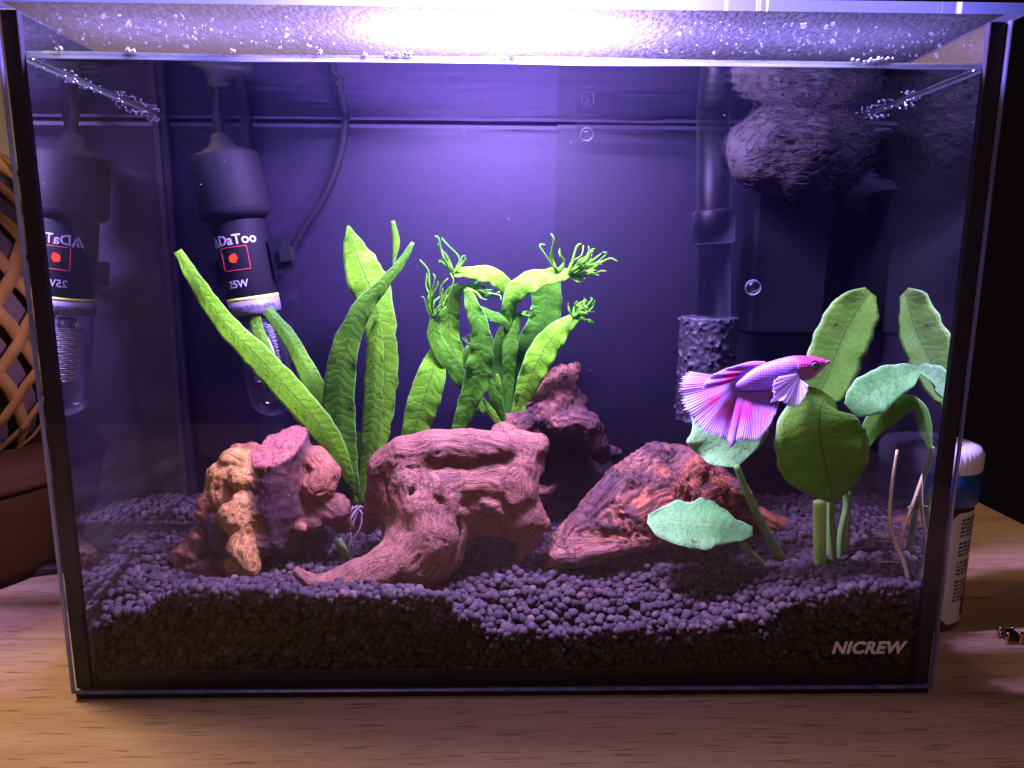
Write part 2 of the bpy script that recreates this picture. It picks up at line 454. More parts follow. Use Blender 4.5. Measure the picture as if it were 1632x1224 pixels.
def m_table():
    t = NT('oiled_wood_plank')
    tc = t.n('TexCoord').outputs['Object']
    rnd = t.n('ObjectInfo').outputs['Random']
    off = t.n('CombineXYZ', {0: t.math('MULTIPLY', rnd, 9.0), 1: t.math('MULTIPLY', rnd, 5.0)}).outputs[0]
    v = t.n('VectorMath', {0: tc, 1: off}, operation='ADD').outputs[0]
    mp = t.n('Mapping', {'Vector': v, 'Scale': (6, 60, 60)}).outputs[0]
    n1 = t.n('TexNoise', {'Vector': mp, 'Scale': 1.0, 'Detail': 6.0, 'Roughness': 0.6, 'Distortion': 0.6}).outputs[0]
    m2 = t.n('Mapping', {'Vector': v, 'Scale': (55, 700, 300)}).outputs[0]
    n2 = t.n('TexNoise', {'Vector': m2, 'Scale': 1.0, 'Detail': 3.0}).outputs[0]
    m3 = t.n('Mapping', {'Vector': v, 'Scale': (60, 1000, 300)}).outputs[0]
    n3 = t.n('TexNoise', {'Vector': m3, 'Scale': 1.0, 'Detail': 1.0}).outputs[0]
    c = t.ramp(n1, [(0.28, (0.33, 0.20, 0.10)), (0.5, (0.43, 0.275, 0.15)), (0.75, (0.52, 0.35, 0.205))])
    c = t.mix(t.math('MULTIPLY', t.math('SUBTRACT', rnd, 0.3), 0.25, clamp=True), c, (0.30, 0.15, 0.07, 1))
    c = t.mix(t.math('MULTIPLY', t.ramp(n2, [(0.35, (1, 1, 1)), (0.5, (0, 0, 0))]), 0.16), c, (0.15, 0.07, 0.035, 1))
    c = t.mix(t.math('MULTIPLY', t.ramp(n3, [(0.33, (1, 1, 1)), (0.38, (0, 0, 0))]), 0.6), c, (0.10, 0.045, 0.025, 1))
    bp = t.n('Bump', {'Height': n2, 'Strength': 0.15, 'Distance': 0.0004}).outputs[0]
    return t.done(t.n('BsdfPrincipled', {'Base Color': c, 'Roughness': 0.48, 'Specular IOR Level': 0.35, 'Normal': bp}).outputs[0])
def m_fish_body():
    t = NT('betta_skin')
    col = t.n('Attribute', attribute_name='col').outputs['Color']
    g = t.n('Attribute', attribute_name='scale_uv').outputs['Vector']
    vor = t.n('TexVoronoi', {'Vector': g, 'Scale': 1.0, 'Randomness': 0.25}).outputs[0]
    nz = t.n('TexNoise', {'Vector': g, 'Scale': 0.35, 'Detail': 4.0}).outputs[0]
    c = t.mix(t.ramp(vor, [(0.30, (0, 0, 0)), (0.62, (0.8,)*3)]), col, t.mix(1.0, col, (0.45, 0.38, 0.55, 1), 'MULTIPLY'))
    c = t.mix(t.math('MULTIPLY', nz, 0.35), c, t.mix(1.0, c, (0.7, 0.55, 0.75, 1), 'MULTIPLY'))
    bp = t.n('Bump', {'Height': vor, 'Strength': 0.35, 'Distance': 0.0004, }, invert=True).outputs[0]
    return t.done(t.n('BsdfPrincipled', {'Base Color': c, 'Roughness': 0.38, 'Specular IOR Level': 0.6, 'Normal': bp, 'Subsurface Weight': 0.0}).outputs[0])
def m_fin():
    t = NT('betta_fin')
    col = t.n('Attribute', attribute_name='col').outputs['Color']
    g = t.n('Attribute', attribute_name='ray_uv').outputs['Vector']      # x = ray index, y = 0..1 from base
    sp = t.n('SeparateXYZ', {0: g})
    nz = t.n('TexNoise', {'Vector': t.n('Mapping', {'Vector': g, 'Scale': (1.0, 2.2, 1)}).outputs[0], 'Scale': 1.0, 'Detail': 3.0}).outputs[0]
    ph = t.math('MULTIPLY', sp.outputs[0], math.pi)
    r = t.math('ABSOLUTE', t.math('SINE', ph))
    line = t.ramp(r, [(0.0, (1, 1, 1)), (0.42, (0, 0, 0))])
    c = t.mix(t.math('MULTIPLY', line, 0.4), t.mix(1.0, col, (0.95, 0.90, 0.97, 1), 'MULTIPLY'), t.mix(0.45, col, (0.92, 0.86, 0.95, 1)))
    c = t.mix(t.ramp(nz, [(0.35, (0.5,)*3), (0.6, (0, 0, 0))]), c, t.mix(1.0, c, (0.80, 0.60, 0.80, 1), 'MULTIPLY'))
    bp = t.n('Bump', {'Height': r, 'Strength': 0.5, 'Distance': 0.0004}).outputs[0]
    p = t.n('BsdfPrincipled', {'Base Color': c, 'Roughness': 0.5, 'Specular IOR Level': 0.3, 'Normal': bp}).outputs[0]
    sh = t.shmix(0.62, p, t.n('BsdfTranslucent', {'Color': c, 'Normal': bp}).outputs[0])
    al = t.n('Attribute', attribute_name='clear').outputs['Fac']
    return t.done(t.shmix(al, sh, t.n('BsdfTransparent').outputs[0]))
def m_tube_glass(name, tint=(0.9, 0.9, 0.95), solid=0.05, rim=0.55, rough=0.08):
    t = NT(name)
    lw = t.n('LayerWeight', {'Blend': 0.5}).outputs['Facing']
    a = t.shmix(solid, t.n('BsdfTransparent', {'Color': (*tint, 1)}).outputs[0], t.n('BsdfTranslucent', {'Color': (0.7, 0.7, 0.75, 1)}).outputs[0])
    return t.done(t.shmix(t.math('ADD', t.math('MULTIPLY', t.math('POWER', lw, 4.0), rim), 0.03 if rim else 0.004), a, t.n('BsdfGlossy', {'Roughness': rough}).outputs[0]))
def m_glow(name, col, strength):
    t = NT(name)
    return t.done(t.n('Emission', {'Color': (*col, 1), 'Strength': strength}).outputs[0])

def m_volume():
    t = NT('water_body')                     # faintly milky water: the lamp's light hangs in it
    s = t.n('VolumeScatter', {'Color': (0.36, 0.28, 1.0, 1), 'Density': 0.038, 'Anisotropy': 0.0}).outputs[0]
    a = t.n('VolumeAbsorption', {'Color': (0.18, 0.15, 0.26, 1), 'Density': 4.6}).outputs[0]
    v = t.n('AddShader', {0: s, 1: a}).outputs[0]
    t.t.links.new(v, t.out.inputs[1]); return t.m
def m_bead():
    t = NT('air_bead')
    a = t.shmix(0.35, t.n('BsdfDiffuse', {'Color': (0.55, 0.55, 0.6, 1)}).outputs[0], t.n('BsdfTransparent').outputs[0])
    return t.done(t.shmix(0.3, a, t.n('BsdfGlossy', {'Roughness': 0.15}).outputs[0]))
MAT = dict(
    bead=m_bead(),
    volume=m_volume(),
    pane=m_pane(), front=m_wet_front(), side=m_wet_side(), water=m_water(), lid=m_lid(), edge=m_edge(), lid_edge=m_lid_edge(), drop=m_drop(), bubble=m_bubble(), meniscus=m_meniscus(),
    back_l=m_backing('mottled_dark_backing', (0.0105, 0.0075, 0.019), 0.22), back_r=m_backing('plain_dark_backing', (0.0065, 0.0048, 0.011), 0.08),
    black=simple('black_silicone', (0.018, 0.014, 0.022), 0.5, spec=0.2, bump=0.1),
    print=simple('white_print', (0.62, 0.60, 0.62), 0.5),
    soil=m_soil(), table=m_table(),
    wood_mid=m_wood('smooth_driftwood', 0.66, 1.7, 0.85, dark=(0.045, 0.020, 0.020)), wood_stump=m_wood('burled_driftwood', 0.50, 1.0, 0.95), wood_back=m_wood('weathered_driftwood', 0.75, 1.0, 1.0),
    wood_right=m_wood('flaky_driftwood', 0.85, 0.9, 1.0),
    fern=m_leaf('fern_leaf', (0.085, 0.30, 0.010), (0.24, 0.64, 0.018), (0.10, 0.16, 0.04), vein=2.6, transl=0.52, speck=0.34, sheen=0.2, rough=0.55, ribw=0.035, quilt=0.4),
    fern_b=m_leaf('laced_fern_leaf', (0.10, 0.40, 0.014), (0.28, 0.76, 0.025), (0.10, 0.20, 0.05), vein=2.6, transl=0.58, speck=0.28, sheen=0.15, rough=0.6, ribw=0.03, quilt=0.4),
    anub=m_leaf('broad_leaf', (0.085, 0.30, 0.022), (0.20, 0.50, 0.045), (0.09, 0.22, 0.03), vein=3.2, transl=0.52, speck=0.22, rough=0.55, sheen=0.2, ribw=0.028, quilt=0.25),
    mint=m_leaf('pale_broad_leaf', (0.10, 0.35, 0.07), (0.26, 0.56, 0.15), (0.22, 0.44, 0.12), vein=3.0, transl=0.22, speck=0.5, rough=0.6, sheen=0.15, ribw=0.03, quilt=0.35),
    stem=simple('green_stem', (0.16, 0.36, 0.07), 0.45, noise=0.35, nscale=250, trans=0.3),
    stem_b=simple('bright_cut_stem', (0.36, 0.66, 0.10), 0.4, noise=0.2, nscale=250, trans=0.35),
    root=simple('pale_root', (0.50, 0.40, 0.18), 0.6, noise=0.35, nscale=300),
    root_d=simple('brown_root', (0.16, 0.11, 0.08), 0.7, noise=0.4, nscale=300),
    skin=m_fish_body(), fin=m_fin(),
    plastic=simple('black_plastic', (0.0065, 0.006, 0.008), 0.65, spec=0.10, bump=0.08),
    plastic2=simple('dark_plastic', (0.005, 0.005, 0.007), 0.7, spec=0.06, bump=0.1),
    tube=m_tube_glass('clear_tube', (0.93, 0.93, 0.96), 0.05, 0.9), pipe=m_tube_glass('smoky_pipe', (0.55, 0.55, 0.64), 0.03, 0.0, 0.45),
    coil=simple('heater_coil', (0.75, 0.75, 0.80), 0.3, metal=0.6), ceramic=simple('ceramic_core', (0.30, 0.30, 0.40), 0.5),
    lime=simple('lime_stripe', (0.55, 0.72, 0.08), 0.5), labelw=simple('white_label', (0.17, 0.17, 0.20), 0.5), dimprint=simple('grey_print', (0.34, 0.34, 0.36), 0.5), ink=simple('dark_print', (0.03, 0.03, 0.04), 0.6),
    led=m_glow('red_indicator', (1.0, 0.05, 0.025), 2.2), ledline=simple('red_outline', (0.55, 0.03, 0.03), 0.5),
    foam=simple('black_foam', (0.013, 0.0125, 0.015), 0.6, spec=0.3, noise=0.4, nscale=900),
    floss=simple('filter_floss', (0.020, 0.018, 0.017), 0.95, spec=0.05, noise=0.7, nscale=120, bump=0.4, bscale=500),
    eye_w=simple('eye_iris', (0.40, 0.30, 0.42), 0.25), eye_b=simple('eye_pupil', (0.006, 0.006, 0.010), 0.08),
    rattan=simple('rattan_strip', (0.14, 0.07, 0.012), 0.7, spec=0.05, noise=0.35, nscale=120, bump=0.3), basket_in=simple('basket_lining', (0.045, 0.018, 0.008), 0.9),
    darkwood=simple('dark_turned_wood', (0.035, 0.014, 0.004), 0.7, spec=0.04, noise=0.4, nscale=40), cord=simple('black_cord', (0.014, 0.009, 0.010), 0.5),
    wall=simple('pale_wall', (0.62, 0.52, 0.46), 0.9, noise=0.06, nscale=30, bump=0.3, bscale=200),
    cap_w=simple('white_cap', (0.72, 0.72, 0.72), 0.4), band=simple('blue_band', (0.010, 0.075, 0.24), 0.35),
    amber=simple('amber_bottle', (0.075, 0.034, 0.018), 0.22, noise=0.2, nscale=60), label=simple('paper_label', (0.62, 0.59, 0.55), 0.55),
    gold=simple('gold_metal', (0.75, 0.50, 0.20), 0.22, metal=1.0), gem=simple('black_gem', (0.012, 0.010, 0.010), 0.06),
    housing=simple('lamp_housing', (0.05, 0.05, 0.055), 0.4),
)
# ------------------------------------------------------------------ table and surroundings
TW, TD, TH, WL = 150.0, 96.0, 222.0, 209.5           # half width, depth, height, water level
table = thing('table', None, None, (0, 0, 0)); table['kind'] = 'structure'
seams = [-420, -330, -262, -168, -70, 40.6, 115.4, 196, 270, 350]
for i in range(len(seams)-1):
    v, f = box(-700, 306, seams[i]+0.25, seams[i+1]-0.25, -30, 0, 0.35)
    obj('plank', v, f, MAT['table'], table, smooth=False)
v, f = box(-1200, -120, 700, 720, -400, 1200)
set_props(obj('wall', v, f, MAT['wall'], smooth=False), kind='structure')

# woven basket standing on a dark wooden foot, left behind the tank
gc = at(-150, 520, 118); gx, gy = gc[0], gc[1]
bask = thing('woven_basket', 'woven rattan globe basket on a dark wooden foot left of the tank', 'basket', (gx, gy, 0))
zc, RG = 128.0, 78.0
def globe(th, z, dr=0.0):
    k = max(0.0, 1-((z-zc)/86.0)**2); r = RG*k**0.42 + dr
    return (gx + r*math.sin(th), gy - r*math.cos(th), z)
prof = []
for z in np.linspace(58, 205, 16):
    p = globe(0, z, -3.2); prof.append((abs(gy-p[1]), z))
v, f = lathe(prof, 40, (gx, gy, 0))
obj('lining', v, f, MAT['basket_in'], bask)
for d in (1, -1):
    for k in range(26):
        th0 = 2*math.pi*k/26; V = []; n = 22
        for j in range(n):
            z = 58 + 148*j/(n-1); th = th0 + d*1.25*j/(n-1)
            wv = 0.9*math.sin(math.pi*(j/(n-1))*15 + (0 if d > 0 else math.pi) + k*math.pi)
            for e in (-1, 1):
                for dr in (-0.6, 0.6):
                    V.append(globe(th + e*2.3/RG, z + e*d*-1.4, wv + dr))
        Fc = []
        for j in range(n-1):
            a, b = 4*j, 4*j+4
            Fc += [(a, a+2, b+2, b), (a+1, b+1, b+3, a+3), (a, b, b+1, a+1), (a+2, a+3, b+3, b+2)]
        obj('rattan_strip', V, Fc, MAT['rattan'], bask)
v, f = lathe([(50, 0.2), (66, 1), (70, 8), (71, 20), (74, 34), (76, 48), (75, 56), (66, 60), (40, 60)], 56, (gx, gy, 0))
obj('wooden_foot', v, f, MAT['darkwood'], bask)
v, f = lathe([(77, 46), (78.5, 48.5), (77, 51)], 56, (gx, gy, 0)); obj('rim', v, f, MAT['darkwood'], bask)
cd = [[(-330, 60, 2.6), (-262, 82, 2.6), (-225, 98, 2.6), (-190, 106, 2.6), (-150, 108, 2.6)],
      [(-330, 88, 2.2), (-272, 104, 2.2), (-238, 118, 2.2), (-200, 126, 2.2), (-150, 128, 2.2)]]
for P, lab in zip(cd, ('thick black cord lying on the table nearest the tank, below the basket', 'thin black cord running round the wooden foot of the basket')):
    v, f = tube(P, 2.6 if lab[1] == 'h' and 'thick' in lab else 2.1, 30, 10)
    set_props(obj('power_cord', v, f, MAT['cord'], base=P[0]), lab, 'cord', 'cords on the table')

# supplement bottle, right behind the tank
bt = at(1546, 1000, 60); bx, by = 177.5, 58.0
R = 17.5
bot = thing('bottle', 'amber bottle with white ribbed cap and blue band right of the tank', 'bottle', (bx, by, 0))
v, f = lathe([(R-3, 0), (R-0.8, 0.6), (R, 2.5), (R, 52), (R-0.6, 55), (R-4, 57)], 48, (bx, by, 0)); obj('body', v, f, MAT['amber'], bot)
v, f = lathe([(R+0.8, 54), (R+1.3, 54.8), (R+1.4, 67), (R+1.2, 67.8)], 48, (bx, by, 0)); obj('blue_band', v, f, MAT['band'], bot)
prof = [(R+1.1, 67.8), (R+1.3, 68.6), (R+1.3, 75), (R+0.2, 77), (R-2.5, 77.8), (6, 77.8)]
v, f = lathe(prof, 144, (bx, by, 0)); v = np.array(v)
for i, p in enumerate(v):                                # ribs round the cap
    if 68.2 < p[2] < 75.5:
        k = i % 144; s = 1 + (0.016 if k % 3 == 0 else -0.006)
        v[i][0] = bx + (p[0]-bx)*s; v[i][1] = by + (p[1]-by)*s
cap = obj('cap', v, f, MAT['cap_w'], bot)
v, f = lathe([(10.2, 77.7), (10.6, 78.2), (11.4, 78.2), (11.8, 77.7)], 48, (bx, by, 0)); obj('ring', v, f, MAT['cap_w'], cap)
def wrap_panel(a0, a1, z0, z1, r, cx, cyy, n=20, m=14, rad=4.0):
    V = []
    for j in range(m):
        for i in range(n):
            u, w = i/(n-1), j/(m-1)
            z = z0+(z1-z0)*w
            e = min(z-z0, z1-z); ins = 0.0
            if e < rad: ins = (rad - math.sqrt(max(0, rad*rad-(rad-e)**2)))/r
            a = (a0+ins) + (a1-a0-2*ins)*u
            V.append((cx + r*math.sin(a), cyy - r*math.cos(a), z))
    return V, [(j*n+i, j*n+i+1, (j+1)*n+i+1, (j+1)*n+i) for j in range(m-1) for i in range(n-1)]
for a0, a1 in ((-1.15, -0.42), (-0.02, 1.55)):
    v, f = wrap_panel(a0, a1, 4, 52, R+0.25, bx, by)
    lb = obj('label_panel', v, f, MAT['label'], bot)
    if a0 > -0.5:
        rr = random.Random(5)
        rows = [48.5-1.65*i for i in range(22)]
        for i, z in enumerate(rows):
            if i in (5, 10, 15): continue
            a = a0+0.30
            parts = []
            while a < a1-0.45:
                w = rr.uniform(0.05, 0.15)
                parts.append(wrap_panel(a, a+w, z, z+0.95, R+0.4, bx, by, 4, 2, 0.0)); a += w+0.035
            vv, ff = join(parts); o = obj('print_line', vv, ff, MAT['ink'], lb); o['kind'] = 'stuff'
        vv, ff = wrap_panel(0.62, 0.80, 6.5, 15, R+0.4, bx, by, 4, 4, 0.0); obj('print_block', vv, ff, MAT['amber'], lb)

# little gold clasp with a black stone
g0 = np.array([203.5, 35.0, 0.0])
cl = thing('stud_earring', 'tiny gold stud with square black stone on the table edge', 'earring', g0)
v, f = box(g0[0]-2.6, g0[0]+2.6, g0[1]-2.2, g0[1]+2.2, 0.9, 4.6, 0.8); obj('stone', v, f, MAT['gem'], cl, smooth=False)
for sx in (-1, 1):
    for sy in (-1, 1):
        v, f = tube([(g0[0]+sx*2.6, g0[1]+sy*2.2, 0.1), (g0[0]+sx*2.9, g0[1]+sy*2.5, 2.6), (g0[0]+sx*2.3, g0[1]+sy*1.9, 5.0)], [0.6, 0.6, 0.75], 8, 8)
        obj('prong', v, f, MAT['gold'], cl)
v, f = tube([(g0[0]+2.2, g0[1], 2.2), (g0[0]+5, g0[1]+1, 2.4), (g0[0]+8.5, g0[1]+2, 1.4)], [0.9, 1.1, 0.9], 10, 8); obj('post', v, f, MAT['gold'], cl)

# ------------------------------------------------------------------ the tank
tank = thing('aquarium', 'clear glass aquarium with black corner seams standing on the wooden table', 'aquarium', (0, 45, 0))
def tb(name, b, m, bev=0.0, **k):
    v, f = box(*b, bev); return obj(name, v, f, MAT[m] if isinstance(m, str) else m, tank, smooth=False, **k)
tb('base_plate', (-149.2, 149.2, 1.0, 95, 0.05, 2.4), 'black', 0.3)
v, f = box(-149.2, 149.2, 0, 4, 3.4, WL); v2, f2 = box(-149.2, 149.2, 0, 4, WL, TH)
v = np.concatenate([v, v2[4:]]); f = [f[0], f[2], f[3], f[4], f[5]] + [tuple(i+4 for i in f[k]) for k in (1, 2, 3, 4, 5)]
fp = obj('front_pane', v, f, None, tank, smooth=False, mats=[MAT['pane'], MAT['front']], midx=[0, 0, 1, 0, 0, 0, 0, 0, 0, 0])
tb('back_pane', (-146, 146, 92, 96, 2.6, TH), 'pane')
for s in (-1, 1):
    x0, x1 = sorted((s*146.0, s*150.0))
    v, f = box(x0, x1, 4.2, 96, 2.6, TH)
    inner = 5 if s < 0 else 4
    obj('side_pane', v, f, None, tank, smooth=False, mats=[MAT['pane'], MAT['side']], midx=[1 if i == inner else 0 for i in range(6)])
    v, f = box(*sorted((s*149.1, s*144.2)), 1.7, 3.9, 3.5, TH-0.3, 0.2); obj('edge_border', v, f, MAT['black'], tank, smooth=False)
    v, f = box(*sorted((s*145.9, s*143.0)), 88.5, 91.9, 3.4, TH-0.3, 0.3); obj('corner_seam', v, f, MAT['black'], tank, smooth=False)
    v, f = box(*sorted((s*149.25, s*150.0)), 0.05, 1.6, 2.6, TH-0.2, 0.2); obj('ground_edge', v, f, MAT['edge'], tank, smooth=False)
tb('ground_edge', (-149.2, 149.2, 0.05, 1.4, 2.5, 3.3), 'edge', 0.2)
tb('back_light_stop', (-145.8, 145.8, 90.6, 91.9, WL+2.0, TH-0.4), 'black', 0.2)  # added black strip: stops lamp light passing above the water onto the backing
tb('bottom_seam', (-143, 143, 4.3, 7.0, 2.6, 8.4), 'black', 0.3)
xe = at(885, 400, 97)[0]
tb('backing_sheet', (-149, xe, 97.2, 98.0, 3.5, TH-2), 'back_l')
tb('backing_sheet', (xe, 149, 96.4, 97.0, 3.5, TH-2), 'back_r')

def text_mesh(body, size, shear=0.0, bold=0.0, extrude=0.03, spacing=1.0):
    cu = bpy.data.curves.new('lettering', 'FONT'); cu.body = body; cu.size = size; cu.shear = shear; cu.offset = bold
    cu.extrude = extrude; cu.align_x = 'CENTER'; cu.align_y = 'CENTER'; cu.space_character = spacing; cu.resolution_u = 3
    o = bpy.data.objects.new('lettering', cu); COL.objects.link(o)
    bpy.context.view_layer.update()
    me = bpy.data.meshes.new_from_object(o.evaluated_get(bpy.context.evaluated_depsgraph_get()))
    v = np.array([x.co[:] for x in me.vertices]); f = [tuple(p.vertices) for p in me.polygons]
    bpy.data.objects.remove(o); bpy.data.curves.remove(cu); bpy.data.meshes.remove(me)
    return v, f
v, f = text_mesh('NICREW', 7.3, 0.20, 0.30, 0.03, 1.06)
a, b = at(1325, 1045, 0), at(1447, 1020, 0)
k = (b[0]-a[0])/(v[:, 0].max()-v[:, 0].min())
c = at(1386, 1032, 0)
v = np.stack([c[0] + (v[:, 0]-(v[:, 0].max()+v[:, 0].min())/2)*k, -0.04 + v[:, 2]*0.3, c[2] + (v[:, 1]-(v[:, 1].max()+v[:, 1].min())/2)*k], 1)
obj('printed_name', v, f, MAT['print'], fp, smooth=False)

lid = thing('glass_lid', 'glass lid beaded with condensation lying across the top of the tank', 'lid', (0, 45, TH))
v, f = box(-152, 152, -2.2, 97, TH+0.4, TH+3.6)
pl = obj('pane', v, f, None, lid, smooth=False, mats=[MAT['lid'], MAT['lid_edge'], MAT['pane']], midx=[0, 2, 1, 1, 1, 1])

# LED lamp above the lid (out of the picture, gives the light)
lamp = thing('aquarium_lamp', 'slim black LED lamp held above the glass lid', 'lamp', (-2, 20, TH+21))
v, f = box(-142, 138, 10, 32, 243.4, 252, 2.0); obj('housing', v, f, MAT['housing'], lamp, smooth=False)
v, f = tube([(-2, 31, 248), (-2, 85, 252), (-2, 103, 240), (-2, 103, 205)], 3.0, 24, 10); obj('arm', v, f, MAT['housing'], lamp)

# water: the sheet of its surface, seen from below
nx, ny = 220, 90
gxs, gys = np.meshgrid(np.linspace(-145.9, 145.9, nx), np.linspace(4.1, 91.9, ny))
gz = WL + (0.16*perlin(np.stack([gxs.ravel()/26, gys.ravel()/9, np.zeros(gxs.size)], 1))
           + 0.045*np.clip(1-np.abs(gxs.ravel()-15)/70, 0, 1)*perlin(np.stack([gxs.ravel()/14, gys.ravel()/3.2, np.ones(gxs.size)], 1))).reshape(gxs.shape)
gz += 0.9*np.exp(-(gys-4.1)/1.2)*(1+0.35*np.sin(gxs/31)) + 1.0*np.exp(-(145.9-np.abs(gxs))/1.2)
v = np.stack([gxs.ravel(), gys.ravel(), gz.ravel()], 1)
f = np.array([(j*nx+i, j*nx+i+1, (j+1)*nx+i+1, (j+1)*nx+i) for j in range(ny-1) for i in range(nx-1)])
water = obj('water', v, f, MAT['water'], base=(0, 45, WL)); set_props(water, kind='structure')
v, f = box(-145.95, 145.95, 4.05, 91.95, 2.7, WL-1.2)
obj('water_body', v, f, MAT['volume'], water, smooth=False)
n = 120; V = []
for i in range(n):                                       # the meniscus climbing the front glass
    x = -145.5 + 291*i/(n-1); h = 0.7 + 0.3*math.sin(x/29+1.0) + 0.15*math.sin(x/11) - 0.002*x
    V += [(x, 4.08, WL+0.9+h*0.5), (x, 4.5, WL+0.3), (x, 5.6, WL-0.3), (x, 4.08, WL-0.7-0.25*math.sin(x/17))]
f = [(4*i+a, 4*i+4+a, 4*i+4+(a+1) % 4, 4*i+(a+1) % 4) for i in range(n-1) for a in range(4)]
obj('meniscus', V, f, MAT['meniscus'], water)
for s in (-1, 1):
    v, f = tube([(s*145.2, 6, WL-0.2), (s*145.4, 40, WL-0.2), (s*145.6, 91, WL-0.2)], 0.7, 16, 8); obj('meniscus', v, f, MAT['meniscus'], water)

def blob_cloud(name, P, Rr, m, squash=None, **k):
    """many tiny drops in one mesh"""
    ico = ico_sphere(1); V, Fc = ico
    n, q = len(P), len(V)
    VV = V[None]*Rr[:, None, None]
    if squash is not None: VV = VV*squash[:, None, :]
    VV = (VV + P[:, None]).reshape(-1, 3)
    FF = (Fc[None] + (np.arange(n)*q)[:, None, None]).reshape(-1, 3)
    return obj(name, VV, FF, m, **k)
def ico_sphere(sub):
    t = (1+5**0.5)/2
    v = [(-1, t, 0), (1, t, 0), (-1, -t, 0), (1, -t, 0), (0, -1, t), (0, 1, t), (0, -1, -t), (0, 1, -t), (t, 0, -1), (t, 0, 1), (-t, 0, -1), (-t, 0, 1)]
    f = [(0, 11, 5), (0, 5, 1), (0, 1, 7), (0, 7, 10), (0, 10, 11), (1, 5, 9), (5, 11, 4), (11, 10, 2), (10, 7, 6), (7, 1, 8), (3, 9, 4), (3, 4, 2), (3, 2, 6), (3, 6, 8), (3, 8, 9), (4, 9, 5), (2, 4, 11), (6, 2, 10), (8, 6, 7), (9, 8, 1)]
    v = [np.array(p)/np.linalg.norm(p) for p in v]
    for _ in range(sub):
        mid, nf = {}, []
        def m(a, b):
            key = (min(a, b), max(a, b))
            if key not in mid:
                p = v[a]+v[b]; v.append(p/np.linalg.norm(p)); mid[key] = len(v)-1
            return mid[key]
        for a, b, c in f:
            x, y, z = m(a, b), m(b, c), m(c, a); nf += [(a, x, z), (b, y, x), (c, z, y), (x, y, z)]
        f = nf
    return np.array(v), np.array(f)
# condensation under the lid, on the front glass above the water and along the side water line
n = 3000
P = np.stack([RNG.uniform(-145, 145, n), 4.5+55*RNG.uniform(0, 1, n)**1.2, np.full(n, TH+0.3)], 1)
Rr = np.exp(RNG.normal(-0.75, 0.35, n))*0.5
sq = np.stack([RNG.uniform(0.8, 1.5, n), RNG.uniform(0.8, 1.2, n), np.full(n, 0.45)], 1)
n2 = 420
P2 = np.stack([RNG.uniform(-142, 142, n2), np.full(n2, 4.1), RNG.uniform(WL+3.0, TH-0.6, n2)], 1)
R2 = np.exp(RNG.normal(-1.0, 0.35, n2))*0.7
sq2 = np.stack([RNG.uniform(0.8, 1.2, n2), np.full(n2, 0.4), RNG.uniform(0.9, 1.3, n2)], 1)
dr = blob_cloud('condensation', P2, R2, MAT['drop'], sq2, base=(0, 45, TH))
set_props(dr, 'fine water drops beading on the front glass just under the lid', 'water drops', kind='stuff')
# beads of air at the water line
Pb, Rb = [], []
for px, wpx, n in ((640, 26, 16), (807, 16, 9), (1398, 28, 15), (372, 5, 3), (508, 6, 3), (580, 4, 2), (95, 10, 4), (205, 16, 6)):
    for _ in range(n):
        q = at(px + random.gauss(0, wpx*0.55), 88 + (px-800)*0.012 + random.uniform(-2.5, 3), 4.9)
        Pb.append(q); Rb.append(random.uniform(0.35, 0.75))
for (x0, y0), (x1, y1), n, Yr in (((60, 112), (250, 186), 34, (8, 88)), ((1480, 140), (1385, 186), 20, (34, 80))):
    for _ in range(n):
        u = random.random()**0.8
        Y = Yr[0]+(Yr[1]-Yr[0])*u
        Pb.append(np.array([(-1 if x0 < 800 else 1)*144.9, Y, WL-0.5-random.uniform(0, 2.4)])); Rb.append(random.uniform(0.3, 0.7))
bb = blob_cloud('water_line_bubbles', np.array(Pb), np.array(Rb)*0.85, MAT['bead'], base=(0, 45, WL))
set_props(bb, 'strings of tiny air beads clinging along the water line', 'bubbles', kind='stuff')
for (px, py, Y, rp), lab in (((1200, 458, 50, 12), 'clear round bubble floating right of the filter pipe'),
                             ((935, 214, 80, 10), 'clear bubble under the left end of the plastic strip'),
                             ((1049, 858, 24, 9), 'clear bubble against the glass under the low mint leaf')):
    c = at(px, py, Y); s = ((c-CAM)@_f)/FPX
    v, f = ico_sphere(3); set_props(obj('air_bubble', v*rp*s + c, f, MAT['bubble'], base=c), lab, 'bubble', 'large air bubbles')
q0, q1 = at(919, 194, 84), at(1061, 210, 84)
v, f = box(q0[0], q1[0], 83.2, 84.6, q1[2], q0[2], 0.3)
set_props(obj('plastic_strip', v, f, MAT['tube'], smooth=False, base=(q0[0], 84, q1[2])), 'short clear plastic strip fixed high on the back glass', 'strip')

# specks drifting in the water
n = 36
P = np.stack([RNG.uniform(-140, 140, n), RNG.uniform(8, 88, n), RNG.uniform(60, 205, n)], 1)
sk = blob_cloud('drifting_specks', P, RNG.uniform(0.07, 0.15, n), MAT['print'], base=(0, 45, 100))
set_props(sk, 'tiny pale specks drifting in the water', 'specks', kind='stuff')
